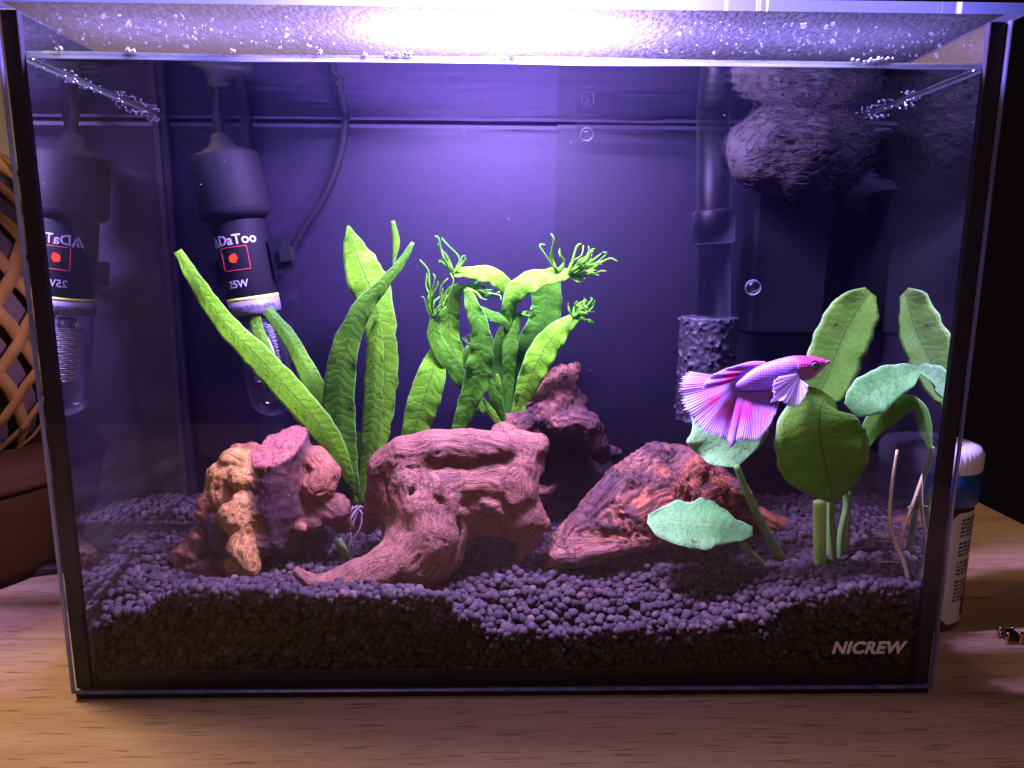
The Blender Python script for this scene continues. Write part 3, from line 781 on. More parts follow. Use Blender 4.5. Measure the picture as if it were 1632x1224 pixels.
# ------------------------------------------------------------------ soil
_ctl = []
for px, py, Y in ((138, 1003, 5), (200, 975, 5), (300, 940, 5), (420, 940, 5), (540, 948, 5), (640, 945, 5), (700, 950, 5), (740, 982, 5), (800, 1008, 5), (900, 1012, 5),
                  (1000, 1004, 5), (1100, 1001, 5), (1200, 988, 5), (1290, 952, 5), (1380, 936, 5), (1475, 930, 5),
                  (800, 905, 32), (900, 935, 22), (1000, 945, 20), (700, 945, 18), (1050, 900, 34), (1240, 892, 38), (1320, 903, 24), (1445, 918, 14), (300, 918, 34), (230, 925, 24),
                  (480, 930, 24), (300, 800, 82), (1270, 800, 82), (800, 815, 82), (600, 850, 70), (1000, 830, 75), (560, 900, 45), (860, 870, 50), (1400, 850, 45), (240, 870, 48)):
    _ctl.append(at(px, py, Y))
_ctl = np.array(_ctl)
def soil_z(x, y):
    x, y = np.asarray(x, float), np.asarray(y, float)
    d2 = (x[..., None]-_ctl[:, 0])**2 + ((y[..., None]-_ctl[:, 1])*1.2)**2 + 12.0
    w = d2**-1.7
    return (w*_ctl[:, 2]).sum(-1)/w.sum(-1)
def pebbles():
    ico, fc = ico_sphere(1)
    var = []
    for s in range(10):
        o = RNG.uniform(0, 50, 3)
        var.append(ico*(1 + 0.22*perlin(ico*1.1+o) + 0.10*perlin(ico*2.4+o))[:, None])
    var = np.array(var)
    pos, rad = [], []
    sp = 2.75
    for layer, dz in ((0, -0.3), (1, -2.0)):
        for j in range(int(87/(sp*0.87))):
            for i in range(int(292/sp)+1):
                x = -145 + (i + 0.5*(j % 2) + 0.5*layer)*sp + random.gauss(0, 0.55)
                y = 5.6 + j*sp*0.87 + random.gauss(0, 0.5)
                if abs(x) > 144.6 or y > 90.6 or y < 5.2: continue
                pos.append((x, y, dz + random.gauss(0, 0.55))); rad.append(random.lognormvariate(0.42, 0.13))
    pos = np.array(pos); pos[:, 2] += soil_z(pos[:, 0], pos[:, 1])
    fp, fr = [], []
    for j in range(18):                                  # against the front glass
        for i in range(int(290/2.7)):
            x = -144.5 + (i+0.5*(j % 2))*2.7 + random.gauss(0, 0.5); z = 5.2 + j*2.35 + random.gauss(0, 0.45)
            fp.append((x, 0, z)); fr.append(random.lognormvariate(0.38, 0.16))
    fp = np.array(fp); fr = np.array(fr)
    k = (fp[:, 2] < soil_z(fp[:, 0], np.full(len(fp), 5.0))) & (np.abs(fp[:, 0]) < 144)
    fp, fr = fp[k], fr[k]; fp[:, 1] = 4.25 + fr*0.9 + np.abs(RNG.normal(0, 0.4, len(fr)))
    pos = np.concatenate([pos, fp]); rad = np.concatenate([np.array(rad), fr])
    for _ in range(40):                                  # loose grains lying on top
        x, y = random.uniform(-140, 140), random.uniform(8, 75)
        pos = np.concatenate([pos, [[x, y, float(soil_z(x, y))+1.5]]]); rad = np.append(rad, random.uniform(1.2, 1.7))
    n = len(pos)
    q = RNG.normal(size=(n, 4)); q /= np.linalg.norm(q, axis=1)[:, None]
    w, x, y, z = q.T
    Rm = np.stack([1-2*(y*y+z*z), 2*(x*y-z*w), 2*(x*z+y*w), 2*(x*y+z*w), 1-2*(x*x+z*z), 2*(y*z-x*w), 2*(x*z-y*w), 2*(y*z+x*w), 1-2*(x*x+y*y)], 1).reshape(n, 3, 3)
    sh = var[RNG.integers(0, len(var), n)]*(rad[:, None]*RNG.uniform(0.82, 1.18, (n, 3)))[:, None, :]
    V = np.einsum('nij,nkj->nki', Rm, sh) + pos[:, None]
    V[..., 1] = np.maximum(V[..., 1], 4.12); V[..., 0] = np.clip(V[..., 0], -145.7, 145.7)
    Fc = (fc[None] + (np.arange(n)*len(ico))[:, None, None]).reshape(-1, 3)
    V = V.reshape(-1, 3)
    gx_, gy_ = np.meshgrid(np.linspace(-145.5, 145.5, 80), np.linspace(6.2, 91.6, 24))
    gz_ = soil_z(gx_, gy_) - 2.2; gz_[0] = 3.6
    b = len(V)
    V = np.concatenate([V, np.stack([gx_.ravel(), gy_.ravel(), gz_.ravel()], 1)])
    Q = np.array([(j*80+i, j*80+i+1, (j+1)*80+i+1) for j in range(23) for i in range(79)] + [(j*80+i, (j+1)*80+i+1, (j+1)*80+i) for j in range(23) for i in range(79)])+b
    return V, np.concatenate([Fc, Q])
v, f = pebbles()
soil = obj('aquarium_soil', v, f, MAT['soil'], base=(0, 45, 4))
set_props(soil, 'dark rounded clay soil granules covering the tank floor', 'gravel', kind='stuff')

# ------------------------------------------------------------------ driftwood: smooth unions of tapering limbs, meshed by surface nets
def seg_dist(P, pts):
    best = None
    arc0 = 0.0
    for a, b in zip(pts[:-1], pts[1:]):
        ab = b[:3]-a[:3]; L = np.linalg.norm(ab)
        t = np.clip((P-a[:3])@ab/(L*L+1e-9), 0, 1)
        q = P - (a[:3] + t[:, None]*ab)
        d = np.sqrt((q*q).sum(1)) - (a[3]+t*(b[3]-a[3]))
        arc = arc0 + t*L
        if best is None: best = [d, arc, q]
        else:
            m = d < best[0]
            best[0] = np.where(m, d, best[0]); best[1] = np.where(m, arc, best[1]); best[2] = np.where(m[:, None], q, best[2])
        arc0 += L
    return best
def nets(F, o, h):
    S = F < 0
    nx, ny, nz = F.shape
    cs = [S[dx:nx-1+dx, dy:ny-1+dy, dz:nz-1+dz] for dx in (0, 1) for dy in (0, 1) for dz in (0, 1)]
    sm = sum(c.astype(np.int8) for c in cs); act = (sm > 0) & (sm < 8)
    ids = -np.ones(act.shape, np.int64); I = np.argwhere(act); ids[act] = np.arange(len(I))
    acc = np.zeros((len(I), 3)); cnt = np.zeros(len(I))
    for ax in range(3):
        o1, o2 = (ax+1) % 3, (ax+2) % 3
        for p in (0, 1):
            for q in (0, 1):
                A = I.copy(); A[:, o1] += p; A[:, o2] += q; B = A.copy(); B[:, ax] += 1
                fa, fb = F[tuple(A.T)], F[tuple(B.T)]
                m = (fa < 0) != (fb < 0)
                t = fa[m]/(fa[m]-fb[m]); pos = A[m].astype(float); pos[:, ax] += t
                acc[m] += pos; cnt[m] += 1
    V = acc/cnt[:, None]*h + o
    faces = []
    for ax in range(3):
        o1, o2 = (ax+1) % 3, (ax+2) % 3
        sl = [slice(None)]*3; sl2 = [slice(None)]*3
        sl[ax] = slice(0, -1); sl2[ax] = slice(1, None)
        e = np.argwhere(S[tuple(sl)] != S[tuple(sl2)])
        e = e[(e[:, o1] > 0) & (e[:, o2] > 0) & (e[:, o1] < F.shape[o1]-1) & (e[:, o2] < F.shape[o2]-1)]
        def cell(d1, d2):
            c = e.copy(); c[:, o1] -= d1; c[:, o2] -= d2; return ids[tuple(c.T)]
        q = np.stack([cell(1, 1), cell(0, 1), cell(0, 0), cell(1, 0)], 1)
        ins = S[tuple(e.T)]
        q[~ins] = q[~ins][:, ::-1]
        faces.append(q)
    return V, np.concatenate(faces)
def vnormals(V, Fq):
    n = np.cross(V[Fq[:, 2]]-V[Fq[:, 0]], V[Fq[:, 3]]-V[Fq[:, 1]])
    N = np.zeros_like(V)
    for k in range(4): np.add.at(N, Fq[:, k], n)
    return N/(np.linalg.norm(N, axis=1)[:, None]+1e-12)
def px_chain(c):
    c = np.array(c, float)
    return np.concatenate([at(c[:, 0], c[:, 1], c[:, 2]), c[:, 3:4]], 1)
def driftwood(chains, k=1.6, h=0.8, carve=(), clips=(), disp=(0.5, 0.35, 0.9, 0.12), stretch=0.12, ridged=True, seed=0.0, post=None):
    C = [(px_chain(c[0]), np.array(c[1]), c[2] if len(c) > 2 else None) for c in chains]
    K = [px_chain(c) for c in carve]
    allp = np.concatenate([c[0] for c in C])
    lo = (allp[:, :3]-allp[:, 3:]).min(0)-3*h-2; hi = (allp[:, :3]+allp[:, 3:]).max(0)+3*h+2
    lo[1] = max(lo[1], 4.6)
    n = np.ceil((hi-lo)/h).astype(int)+1
    g = np.stack(np.meshgrid(*[lo[i]+np.arange(n[i])*h for i in range(3)], indexing='ij'), -1).reshape(-1, 3)
    warp = 0.9*np.stack([perlin(g/9+seed), perlin(g/9+seed+31), perlin(g/9+seed+63)], 1)*disp[3]*8
    gw = g + warp
    sm = np.zeros(len(g))
    def cdist(P, Pw, c, cl):
        d, arc, q = seg_dist(Pw, c)
        return (d if cl is None else np.maximum(d, (P-cl[0])@cl[1])), arc, q
    for c, _, cl in C: sm += np.exp(-np.clip(cdist(g, gw, c, cl)[0], -25*k, 40)/k)
    F = -k*np.log(sm+1e-18)
    for c in K:
        d = seg_dist(gw, c)[0]; kk = 0.7
        F = kk*np.logaddexp(F/kk, -d/kk)
    for p0, nn in clips:
        F = np.maximum(F, (g-p0)@nn)
    V, Q = nets(F.reshape(n), lo, h)
    gv = V + 0.9*np.stack([perlin(V/9+seed), perlin(V/9+seed+31), perlin(V/9+seed+63)], 1)*disp[3]*8
    W = np.zeros(len(V)); G = np.zeros((len(V), 3)); CC = np.zeros((len(V), 3))
    off = 0.0
    for c, col, cl in C:
        d, arc, q = cdist(V, gv, c, cl)
        w = np.exp(-np.clip(d, -25*k, 40)/k)
        G += w[:, None]*(q + (arc*stretch+off)[:, None]*np.array([.6, .5, .62])); CC += w[:, None]*col; W += w
        off += 0.7
    G /= W[:, None]; CC /= W[:, None]
    N = vnormals(V, Q)
    r = fbm(G*disp[1]+seed, 4)
    if ridged: r = 0.35 - np.abs(r)*1.4
    D = disp[0]*r + disp[0]*0.6*fbm(V*disp[2]*0.22+seed, 4)
    V = V + N*D[:, None]
    if post: CC = post(V, N, CC, r)
    return V, Q, G, CC
def wood_obj(name, label, res, mat):
    V, Q, G, CC = res
    b = (V[:, 0].mean(), V[:, 1].mean(), V[:, 2].min())
    o = obj(name, V, Q, mat, base=b, attrs={'grain': ('FLOAT_VECTOR', G), 'col': ('FLOAT_COLOR', CC)})
    return set_props(o, label, 'driftwood', 'pieces of driftwood on the soil')

PK, PK2, DK, CR, OR_ = (0.35, 0.16, 0.076), (0.27, 0.12, 0.062), (0.042, 0.020, 0.017), (0.66, 0.36, 0.075), (0.46, 0.145, 0.042)
# the large twisted piece in the middle
mid = [
    ([(622, 742, 44, 6.5), (648, 724, 40, 7.5), (695, 714, 36, 7.2), (750, 711, 34, 6.2), (800, 712, 36, 5.2), (838, 716, 42, 3.8), (862, 713, 47, 2.2)], PK2),
    ([(640, 760, 44, 8), (690, 740, 46, 9), (770, 730, 48, 8), (815, 724, 50, 6)], PK2),
    ([(648, 790, 38, 7), (690, 776, 34, 8), (740, 768, 33, 7.5), (790, 764, 35, 7.5), (826, 756, 40, 6.5), (848, 744, 46, 4.5)], PK),
    ([(664, 775, 36, 9), (682, 812, 32, 11), (688, 852, 29, 12), (655, 892, 26, 11), (598, 917, 23, 8.5), (542, 930, 21, 5.8), (502, 932, 20, 3.8), (474, 911, 19, 2.0)], PK),
    ([(640, 800, 42, 7), (655, 840, 36, 8), (640, 875, 32, 7)], PK),
    ([(706, 782, 27, 1.6), (712, 795, 26, 2.8), (717, 812, 27, 3.6), (718, 845, 28, 5.5), (708, 885, 27, 6.5), (676, 922, 24, 5.5), (645, 942, 22, 4)], PK2),
    ([(742, 800, 35, 9), (785, 800, 35.5, 9), (804, 822, 36, 7.5), (752, 828, 36, 7)], PK),
    ([(822, 750, 39, 7.5), (826, 788, 37, 8), (840, 812, 36, 6), (854, 826, 35, 4.2), (866, 834, 34, 2.6)], PK),
    ([(800, 800, 38, 7.5), (820, 826, 37, 6.5), (838, 850, 36, 5.2), (842, 864, 35, 3.8), (824, 886, 34, 2.4)], PK),
    ([(620, 745, 46, 7), (606, 790, 49, 6), (595, 820, 50, 4.2), (586, 841, 50, 2.6)], PK2),
    ([(634, 790, 46, 6.5), (628, 825, 44, 4.5), (621, 853, 43, 2.4)], PK2),
    ([(798, 690, 58, 4), (818, 704, 54, 5), (850, 710, 48, 4)], PK),
]
cv = [[(650, 796, 28, 0.6), (664, 772, 25, 1.3), (688, 752, 23, 1.8), (722, 741, 22, 2.0), (762, 742, 22.5, 1.9), (792, 735, 25.5, 1.4), (815, 729, 31, 0.9)],
      [(738, 803, 25, 0.6), (766, 788, 24.5, 1.5), (795, 797, 25.5, 2.0), (812, 826, 28, 1.4)],
      [(776, 898, 34, 8.5), (778, 872, 36, 7), (796, 872, 38, 5.5)],
      [(693, 793, 23, 0.4), (699, 799, 22, 1.5), (703, 806, 22, 0.8)], [(727, 806, 25, .4), (731, 850, 24, 1.0), (716, 905, 20, 0.8)],
      [(612, 760, 36, .6), (625, 800, 33, 1.2), (640, 838, 30, .8)]]
wood_obj('driftwood', 'large smooth pinkish-brown twisted driftwood arching in the middle of the tank', driftwood(mid, 2.1, 0.75, cv, disp=(0.8, 0.50, 0.7, 0.14), seed=2.1), MAT['wood_mid'])

# burled stump on the left
pc = at(444, 714, 42); pn = np.array([-0.16, -0.46, 0.87]); pn /= np.linalg.norm(pn)
SP = (0.42, 0.16, 0.06)
stump = [
    ([(447, 684, 44, 8.6), (440, 760, 41, 8.8), (434, 815, 38, 9.0), (430, 858, 35, 7)], DK, (pc, pn)),
    ([(468, 700, 46, 5.5), (472, 745, 46, 6), (462, 800, 45, 8), (450, 850, 42, 7)], (.16, .08, .06), (pc, pn)),
    ([(372, 738, 44, 5.4), (392, 742, 42, 5.2), (358, 758, 43, 5.6)], CR), ([(402, 718, 50, 3.6), (384, 720, 50, 3.8)], SP),
    ([(398, 758, 38, 4.4), (386, 764, 37, 4.6)], CR),
    ([(350, 778, 42, 5), (360, 792, 40, 5)], CR), ([(388, 806, 35, 5.6), (376, 822, 33, 6.5), (402, 828, 34, 5)], CR),
    ([(338, 800, 42, 5.2), (330, 818, 40, 4)], SP), ([(388, 842, 31, 4.2), (387, 872, 29, 5.0), (398, 898, 28, 4.4), (376, 902, 28, 3)], CR),
    ([(344, 832, 36, 3.2), (352, 870, 33, 4.0), (366, 905, 31, 3.2)], DK), ([(318, 855, 40, 4.5), (312, 880, 40, 5.5), (290, 888, 40, 4), (278, 884, 40, 2.2)], PK2),
    ([(300, 905, 40, 4.5), (330, 905, 38, 5), (292, 918, 38, 3)], PK2),
    ([(500, 735, 47, 5.8), (522, 752, 46, 5.6), (508, 770, 43, 5.2)], SP), ([(516, 776, 42, 4.4), (500, 778, 41, 4)], SP), ([(505, 800, 45, 5.6), (532, 812, 45, 6.0), (543, 832, 46, 3.8), (556, 842, 47, 2.2)], PK2),
    ([(485, 815, 44, 6.5), (500, 830, 43, 5)], PK2), ([(478, 840, 36, 1.8), (484, 842, 34, 1.4)], SP), ([(400, 800, 54, 12), (470, 810, 58, 12), (400, 860, 50, 9), (500, 850, 58, 8)], DK),
    ([(412, 770, 38, 3.2), (418, 800, 36, 3.6)], DK),
]
def stump_post(V, N, C, r):
    m = (np.abs((V-pc)@pn) < 1.5) & (N@pn > 0.6) & (np.linalg.norm(V-pc-np.array([2.0, 1.0, 0]), axis=1) < 13)
    C[m] = (0.52, 0.17, 0.11)
    low = perlin(V/6+4)
    y = np.clip((low-0.1)*3, 0, 1)[:, None]*np.array([[.55, .36, .06]])
    isC = np.clip((C[:, :1]-0.42)*6, 0, 1)
    return C*(1-0.45*isC*np.clip((low-0.05)*3, 0, 1)[:, None]) + 0.45*isC*y
def cut_stump():
    body = [c for c in stump]
    V, Q, G, C = driftwood(body, 1.0, 0.75, [[(402, 788, 31, 1.4), (384, 786, 30, 2.4), (366, 788, 31, 1.0)], [(336, 818, 32, 1.6), (341, 822, 32, 1.2)], [(520, 790, 36, 1.6), (545, 788, 38, 1.4)],
                           [(398, 850, 28, 2.0), (404, 836, 28, 2.2)]], [], disp=(1.1, 0.30, 1.6, 0.15), stretch=0.16, seed=7.7, post=stump_post)
    return V, Q, G, C
wood_obj('driftwood', 'chunky burled wood stump with cream knobs and pink cut top on the left', cut_stump(), MAT['wood_stump'])

# dark peak behind the middle piece
back = [
    ([(912, 588, 74, 2.4), (900, 604, 73, 5), (884, 634, 72, 8.5), (858, 662, 71, 10), (822, 682, 68, 7), (800, 690, 64, 4)], PK2),
    ([(893, 598, 74, 3.5), (880, 620, 74, 6), (915, 640, 73, 5)], PK2), ([(880, 660, 70, 8), (910, 672, 66, 6), (935, 680, 66, 6.5), (948, 705, 68, 5), (962, 725, 70, 3.5), (984, 722, 70, 1.8)], DK),
    ([(850, 690, 70, 8), (838, 725, 68, 4), (842, 765, 68, 3.5)], DK), ([(880, 700, 84, 14), (900, 750, 86, 14), (870, 780, 84, 12), (950, 760, 86, 9)], (0.04, 0.02, 0.022)),
    ([(850, 770, 72, 3.5), (880, 772, 73, 4), (840, 790, 66, 4)], PK2), ([(905, 672, 63, 3), (890, 680, 62, 3)], PK),
]
def peak_post(V, N, C, r):
    n = perlin(V/11+3); k = np.clip((n-0.02)*4, 0, 1)[:, None]
    return C*(1-k*0.75) + k*0.75*np.array([.05, .028, .03])
wood_obj('driftwood', 'dark craggy driftwood peak behind the middle piece', driftwood(back, 1.4, 0.8, [[(858, 652, 60, 2.6), (852, 655, 58, 1.6)], [(880, 712, 66, 7), (905, 740, 68, 9), (870, 745, 68, 8)]],
          disp=(1.9, 0.42, 1.3, 0.2), stretch=0.08, seed=4.4, post=peak_post), MAT['wood_back'])

# flaky slab on the right
right = [
    ([(884, 892, 38, 3.6), (905, 868, 40, 6.5), (950, 830, 43, 8.5), (1000, 775, 48, 9.5), (1045, 728, 52, 5.5)], PK2),
    ([(935, 868, 40, 6), (1000, 828, 42, 10), (1060, 785, 48, 12), (1100, 752, 52, 8)], OR_),
    ([(1000, 850, 40, 7), (1080, 818, 44, 10), (1130, 790, 50, 9), (1172, 792, 52, 6.5), (1192, 806, 52, 3.4)], OR_),
    ([(1050, 730, 54, 5), (1085, 728, 56, 5), (1112, 748, 56, 6), (1150, 775, 56, 6)], PK2),
    ([(884, 888, 34, 3.0), (920, 886, 33, 4.2), (975, 874, 33, 4.0), (1020, 862, 35, 3.2)], PK), ([(879, 895, 36, 3), (884, 906, 36, 2.4)], PK2),
    ([(1000, 800, 58, 12), (1080, 800, 62, 13), (1150, 820, 62, 8)], DK), ([(1150, 820, 54, 6), (1120, 845, 48, 7), (1060, 860, 42, 6)], DK),
]
def slab_post(V, N, C, r):
    n = perlin(V/np.array([13., 13., 8.])+8.1); k = np.clip((n-0.06)*5, 0, 1)[:, None]
    return C*(1-k*0.7) + k*0.7*np.array([.05, .032, .04])
wood_obj('driftwood', 'flaky reddish driftwood slab with dark bark to the right of the middle piece', driftwood(right, 1.3, 0.8, [[(905, 890, 28, 1.0), (960, 882, 27, 1.2), (1010, 872, 28, .8)]],
          disp=(2.1, 0.46, 1.2, 0.16), stretch=0.045, seed=9.2, post=slab_post), MAT['wood_right'])
rootp = [([(1180, 816, 62, 5), (1220, 832, 64, 5), (1262, 846, 66, 4), (1296, 854, 68, 1.6)], OR_), ([(1200, 845, 64, 4), (1250, 862, 66, 3)], DK)]
wood_obj('driftwood', 'small dark reddish root end lying behind the leaf stems', driftwood(rootp, 1.3, 0.8, disp=(0.9, 0.4, 1.2, 0.12), stretch=0.07, seed=1.2), MAT['wood_right'])
# ------------------------------------------------------------------ plants
def shell(P, th):
    """grid of points (n,m,3) -> closed thin body"""
    n, m = P.shape[:2]
    N = np.cross(np.gradient(P, axis=0), np.gradient(P, axis=1)); N /= np.linalg.norm(N, axis=2)[..., None]+1e-9
    A, B = (P+N*th/2).reshape(-1, 3), (P-N*th/2).reshape(-1, 3)
    i = lambda a, b: a*m+b
    k = n*m
    f = [(i(a, b), i(a+1, b), i(a+1, b+1), i(a, b+1)) for a in range(n-1) for b in range(m-1)]
    f += [tuple(x+k for x in q[::-1]) for q in f]
    rim = [i(a, 0) for a in range(n)] + [i(n-1, b) for b in range(1, m)] + [i(a, m-1) for a in range(n-2, -1, -1)] + [i(0, b) for b in range(m-2, 0, -1)]
    for a, b in zip(rim, rim[1:]+rim[:1]): f.append((b, a, a+k, b+k))
    return np.concatenate([A, B]), f
_lc = [0]
def leaf(parent, pts, half, mat, tilt=0.35, fold=0.15, ruffle=0.5, rf=0.16, n=40, m=11, th=0.22, jag=0.05, name='leaf', curl=0.0):
    _lc[0] += 1; sd = _lc[0]*3.17
    P = np.array(pts, float); hh = np.array(half, float)
    Q = catmull(np.concatenate([P, hh[:, None]], 1), n)
    h = np.maximum(Q[:, 3], 0.3)
    T = np.gradient(Q[:, :2], axis=0); T /= np.linalg.norm(T, axis=1)[:, None]+1e-9
    pp = np.stack([-T[:, 1], T[:, 0]], 1)
    W = at(Q[:, 0], Q[:, 1], Q[:, 2]); s = ((W-CAM)@_f)/FPX
    arc = np.concatenate([[0], np.cumsum(np.linalg.norm(np.diff(W, axis=0), axis=1))])
    v = np.linspace(-1, 1, m)
    hl = np.stack([h*(1+jag*perlin(np.stack([arc*0.22, np.full(n, sd+9*e), np.zeros(n)], 1))*2) for e in (0, 1)], 1)
    hv = np.where(v[None] < 0, hl[:, :1], hl[:, 1:])
    X = Q[:, :1] + pp[:, :1]*v*hv; Yp = Q[:, 1:2] + pp[:, 1:]*v*hv
    up = -pp[:, 1:]*v*hv*s[:, None]
    rr = perlin(np.stack([np.repeat(arc*rf, m), np.tile(np.sign(v)*3.0+sd, n), np.zeros(n*m)], 1)).reshape(n, m)
    env = np.clip(h/ (h.max()*0.35), 0, 1)[:, None]
    YY = Q[:, 2:3] + tilt*up + fold*np.abs(v)*hv*s[:, None] - curl*(v**2)*hv*s[:, None] + ruffle*rr*np.abs(v)**1.5*env*2.0
    Yp = Yp - 0.5*ruffle*rr*np.abs(v)**1.5/s[:, None]*env
    G = at(X, Yp, np.clip(YY, 4.9, 84.5))
    V, f = shell(G, th)
    uv = np.stack([np.repeat(arc, m), np.tile(v, n), np.repeat(np.linspace(0, 1, n), m)], 1)
    return obj(name, V, f, mat, parent, attrs={'leaf_uv': ('FLOAT_VECTOR', np.concatenate([uv, uv]))})
def frill(lf, start, tips, mat, w=2.6):
    """lace-like forked tip: thin curling ribbons from a start point towards the given tips"""
    for t in tips:
        for rep in range(2):
            s0 = np.array(start, float); e = np.array([*t, s0[2]] if len(t) == 2 else t, float)
            L = np.linalg.norm((e-s0)[:2])
            if rep: e = e + np.array([random.gauss(0, 0.22*L), random.gauss(0, 0.22*L), 0])
            e[2] += random.uniform(-5, 5)
            a = s0 + (e-s0)*0.4 + np.array([random.gauss(0, 0.10*L), random.gauss(0, 0.10*L), random.uniform(-2, 2)])
            b = s0 + (e-s0)*0.8 + np.array([random.gauss(0, 0.10*L), random.gauss(0, 0.10*L), random.uniform(-2, 2)])
            k = w*(0.65 if rep == 0 else 0.42)
            leaf(lf, [s0, a, b, e], [k*1.2, k*0.9, k*0.65, 0.5], mat, tilt=0.3, fold=0.3, ruffle=0.25, n=14, m=3, th=0.3, jag=0, name='leaf_tip')

fb = at(568, 812, 66)
fern = thing('java_fern', 'tall strap-leaved green fern between the stump and the middle driftwood', 'plant', fb, 'ferns')
FM = MAT['fern']
leaf(fern, [(283, 400, 38), (317, 457, 40), (360, 517, 43), (411, 569, 46), (472, 634, 51), (524, 698, 57), (556, 760, 62), (568, 806, 65)], [7, 13, 17, 21, 23, 20, 9, 4], FM, 0.5, 0.1, 0.8, rf=0.2, jag=0.08)
leaf(fern, [(382, 364, 74), (394, 425, 72), (406, 505, 69), (424, 556, 66), (452, 596, 64)], [3, 7, 9, 9, 3], FM, 0.4, 0.25, 0.3)
leaf(fern, [(392, 410, 72), (402, 450, 71), (424, 492, 70), (458, 535, 70), (490, 592, 68), (514, 645, 67), (548, 735, 67), (566, 806, 66)], [2, 5, 8, 12, 15, 17, 9, 4], FM, 0.5, 0.2, 0.6)
leaf(fern, [(658, 386, 56), (640, 418, 55), (612, 452, 55), (578, 492, 56), (553, 548, 57), (541, 612, 58), (542, 690, 60), (556, 760, 62), (566, 806, 65)], [3, 7, 10, 16, 21, 25, 25, 17, 9], FM, 0.3, 0.22, 0.8, rf=0.2, jag=0.08)
leaf(fern, [(555, 360, 70), (563, 392, 70), (578, 430, 69), (594, 470, 68), (606, 530, 68), (612, 590, 68), (608, 650, 68), (598, 720, 67), (576, 806, 66)], [2, 17, 29, 30, 26, 22, 20, 15, 5], FM, 0.3, 0.15, 1.1, rf=0.2, jag=0.1)
leaf(fern, [(602, 508, 60), (598, 548, 60), (596, 610, 61), (592, 680, 62), (584, 745, 64), (574, 806, 65)], [5, 13, 15, 15, 11, 4], FM, 0.2, 0.35, 0.4)
leaf(fern, [(626, 352, 66), (631, 382, 66), (630, 402, 66), (627, 424, 66)], [3, 6, 4, 1.5], FM, 0.2, 0.4, 0.2, n=18, m=5)
leaf(fern, [(574, 690, 66), (572, 740, 66), (572, 806, 66)], [3, 10, 5], FM, 0.2, 0.3, 0.4, n=20)
v, f = ptube([(538, 860, 54), (548, 880, 52), (560, 896, 50)], [7, 7, 5], 12, 10); obj('rhizome', v, f, MAT['stem'], fern)
for k in range(9):
    x, y = random.uniform(540, 590), random.uniform(812, 850)
    v, f = ptube([(570+random.uniform(-8, 8), 806, 65), (x, y, 60), (x+random.uniform(-35, 15), y+random.uniform(25, 55), 54)], [1.6, 1.2, 0.6], 12, 6); obj('root', v, f, MAT['root_d'], fern)
v, f = ptube([(590, 850, 56), (600, 838, 57), (607, 826, 58)], [3.0, 2.8, 2.0], 10, 8); obj('young_shoot', v, f, MAT['stem_b'], fern)

lb0 = at(800, 680, 66)
lace = thing('lace_fern', 'bushy green fern with frayed lacy leaf tips rising behind the middle driftwood', 'plant', lb0, 'ferns')
LM = MAT['fern_b']
l = leaf(lace, [(868, 430, 72), (872, 462, 73), (868, 500, 74), (850, 545, 75), (833, 605, 75), (815, 665, 74)], [8.6, 24.08, 25.8, 23.22, 18.06, 6.88], LM, 0.35, 0.15, 1.1, rf=0.2, jag=0.1)
l = leaf(lace, [(738, 457, 62), (722, 470, 64), (715, 505, 66), (718, 545, 67), (733, 580, 67), (750, 612, 67), (775, 660, 68)], [5.16, 13.76, 17.2, 17.2, 15.48, 12.04, 4.3], LM, 0.4, 0.2, 1.1, rf=0.2, jag=0.1)
frill(l, (738, 457, 62), [(768, 448), (784, 462), (792, 474), (776, 478), (786, 468), (762, 470)], LM)
l = leaf(lace, [(690, 506, 58), (692, 535, 58), (708, 568, 58), (736, 606, 60), (762, 660, 64)], [4.3, 11.18, 13.76, 12.04, 3.44], LM, 0.4, 0.2, 0.5)
frill(l, (690, 506, 58), [(681, 440), (690, 436), (698, 448), (706, 460), (712, 470), (684, 470), (708, 482)], LM)
l = leaf(lace, [(694, 558, 60), (690, 590, 58), (676, 636, 57), (660, 690, 58), (656, 715, 60)], [8.6, 22.36, 25.8, 20.64, 13.76], LM, 0.35, 0.12, 0.8)
l = leaf(lace, [(742, 460, 54), (752, 484, 54), (764, 520, 53), (768, 556, 53), (762, 596, 54), (748, 640, 56), (726, 690, 58)], [3.44, 11.18, 15.48, 18.92, 20.64, 17.2, 8.6], LM, 0.3, 0.2, 1.2, rf=0.2, jag=0.1)
l = leaf(lace, [(722, 436, 60), (750, 434, 60), (780, 438, 62), (802, 452, 64), (814, 476, 66), (812, 520, 68)], [4.3, 10.32, 12.9, 12.04, 8.6, 3.44], LM, 0.6, 0.2, 0.9, rf=0.2, jag=0.1)
frill(l, (722, 436, 60), [(693, 376), (704, 398), (712, 412), (742, 411), (735, 420), (700, 418)], LM, 3)
l = leaf(lace, [(765, 490, 60), (784, 504, 61), (804, 512, 63), (815, 530, 65)], [2.58, 7.74, 7.74, 2.58], LM, 0.6, 0.2, 0.4, n=24)
frill(l, (765, 490, 60), [(748, 478), (752, 490), (745, 486)], LM, 2.0)
l = leaf(lace, [(916, 434, 60), (890, 438, 60), (858, 444, 60), (830, 458, 60), (812, 486, 62), (808, 540, 66)], [5.16, 11.18, 15.48, 17.2, 12.04, 3.44], LM, 0.6, 0.2, 0.9, rf=0.2, jag=0.1)
frill(l, (905, 440, 60), [(958, 404), (948, 396), (938, 392), (926, 388), (957, 418), (952, 430), (944, 436), (934, 408), (950, 412), (928, 428)], LM, 3.4)
frill(l, (888, 434, 60), [(892, 396, 60), (878, 372, 60)], LM, 4)
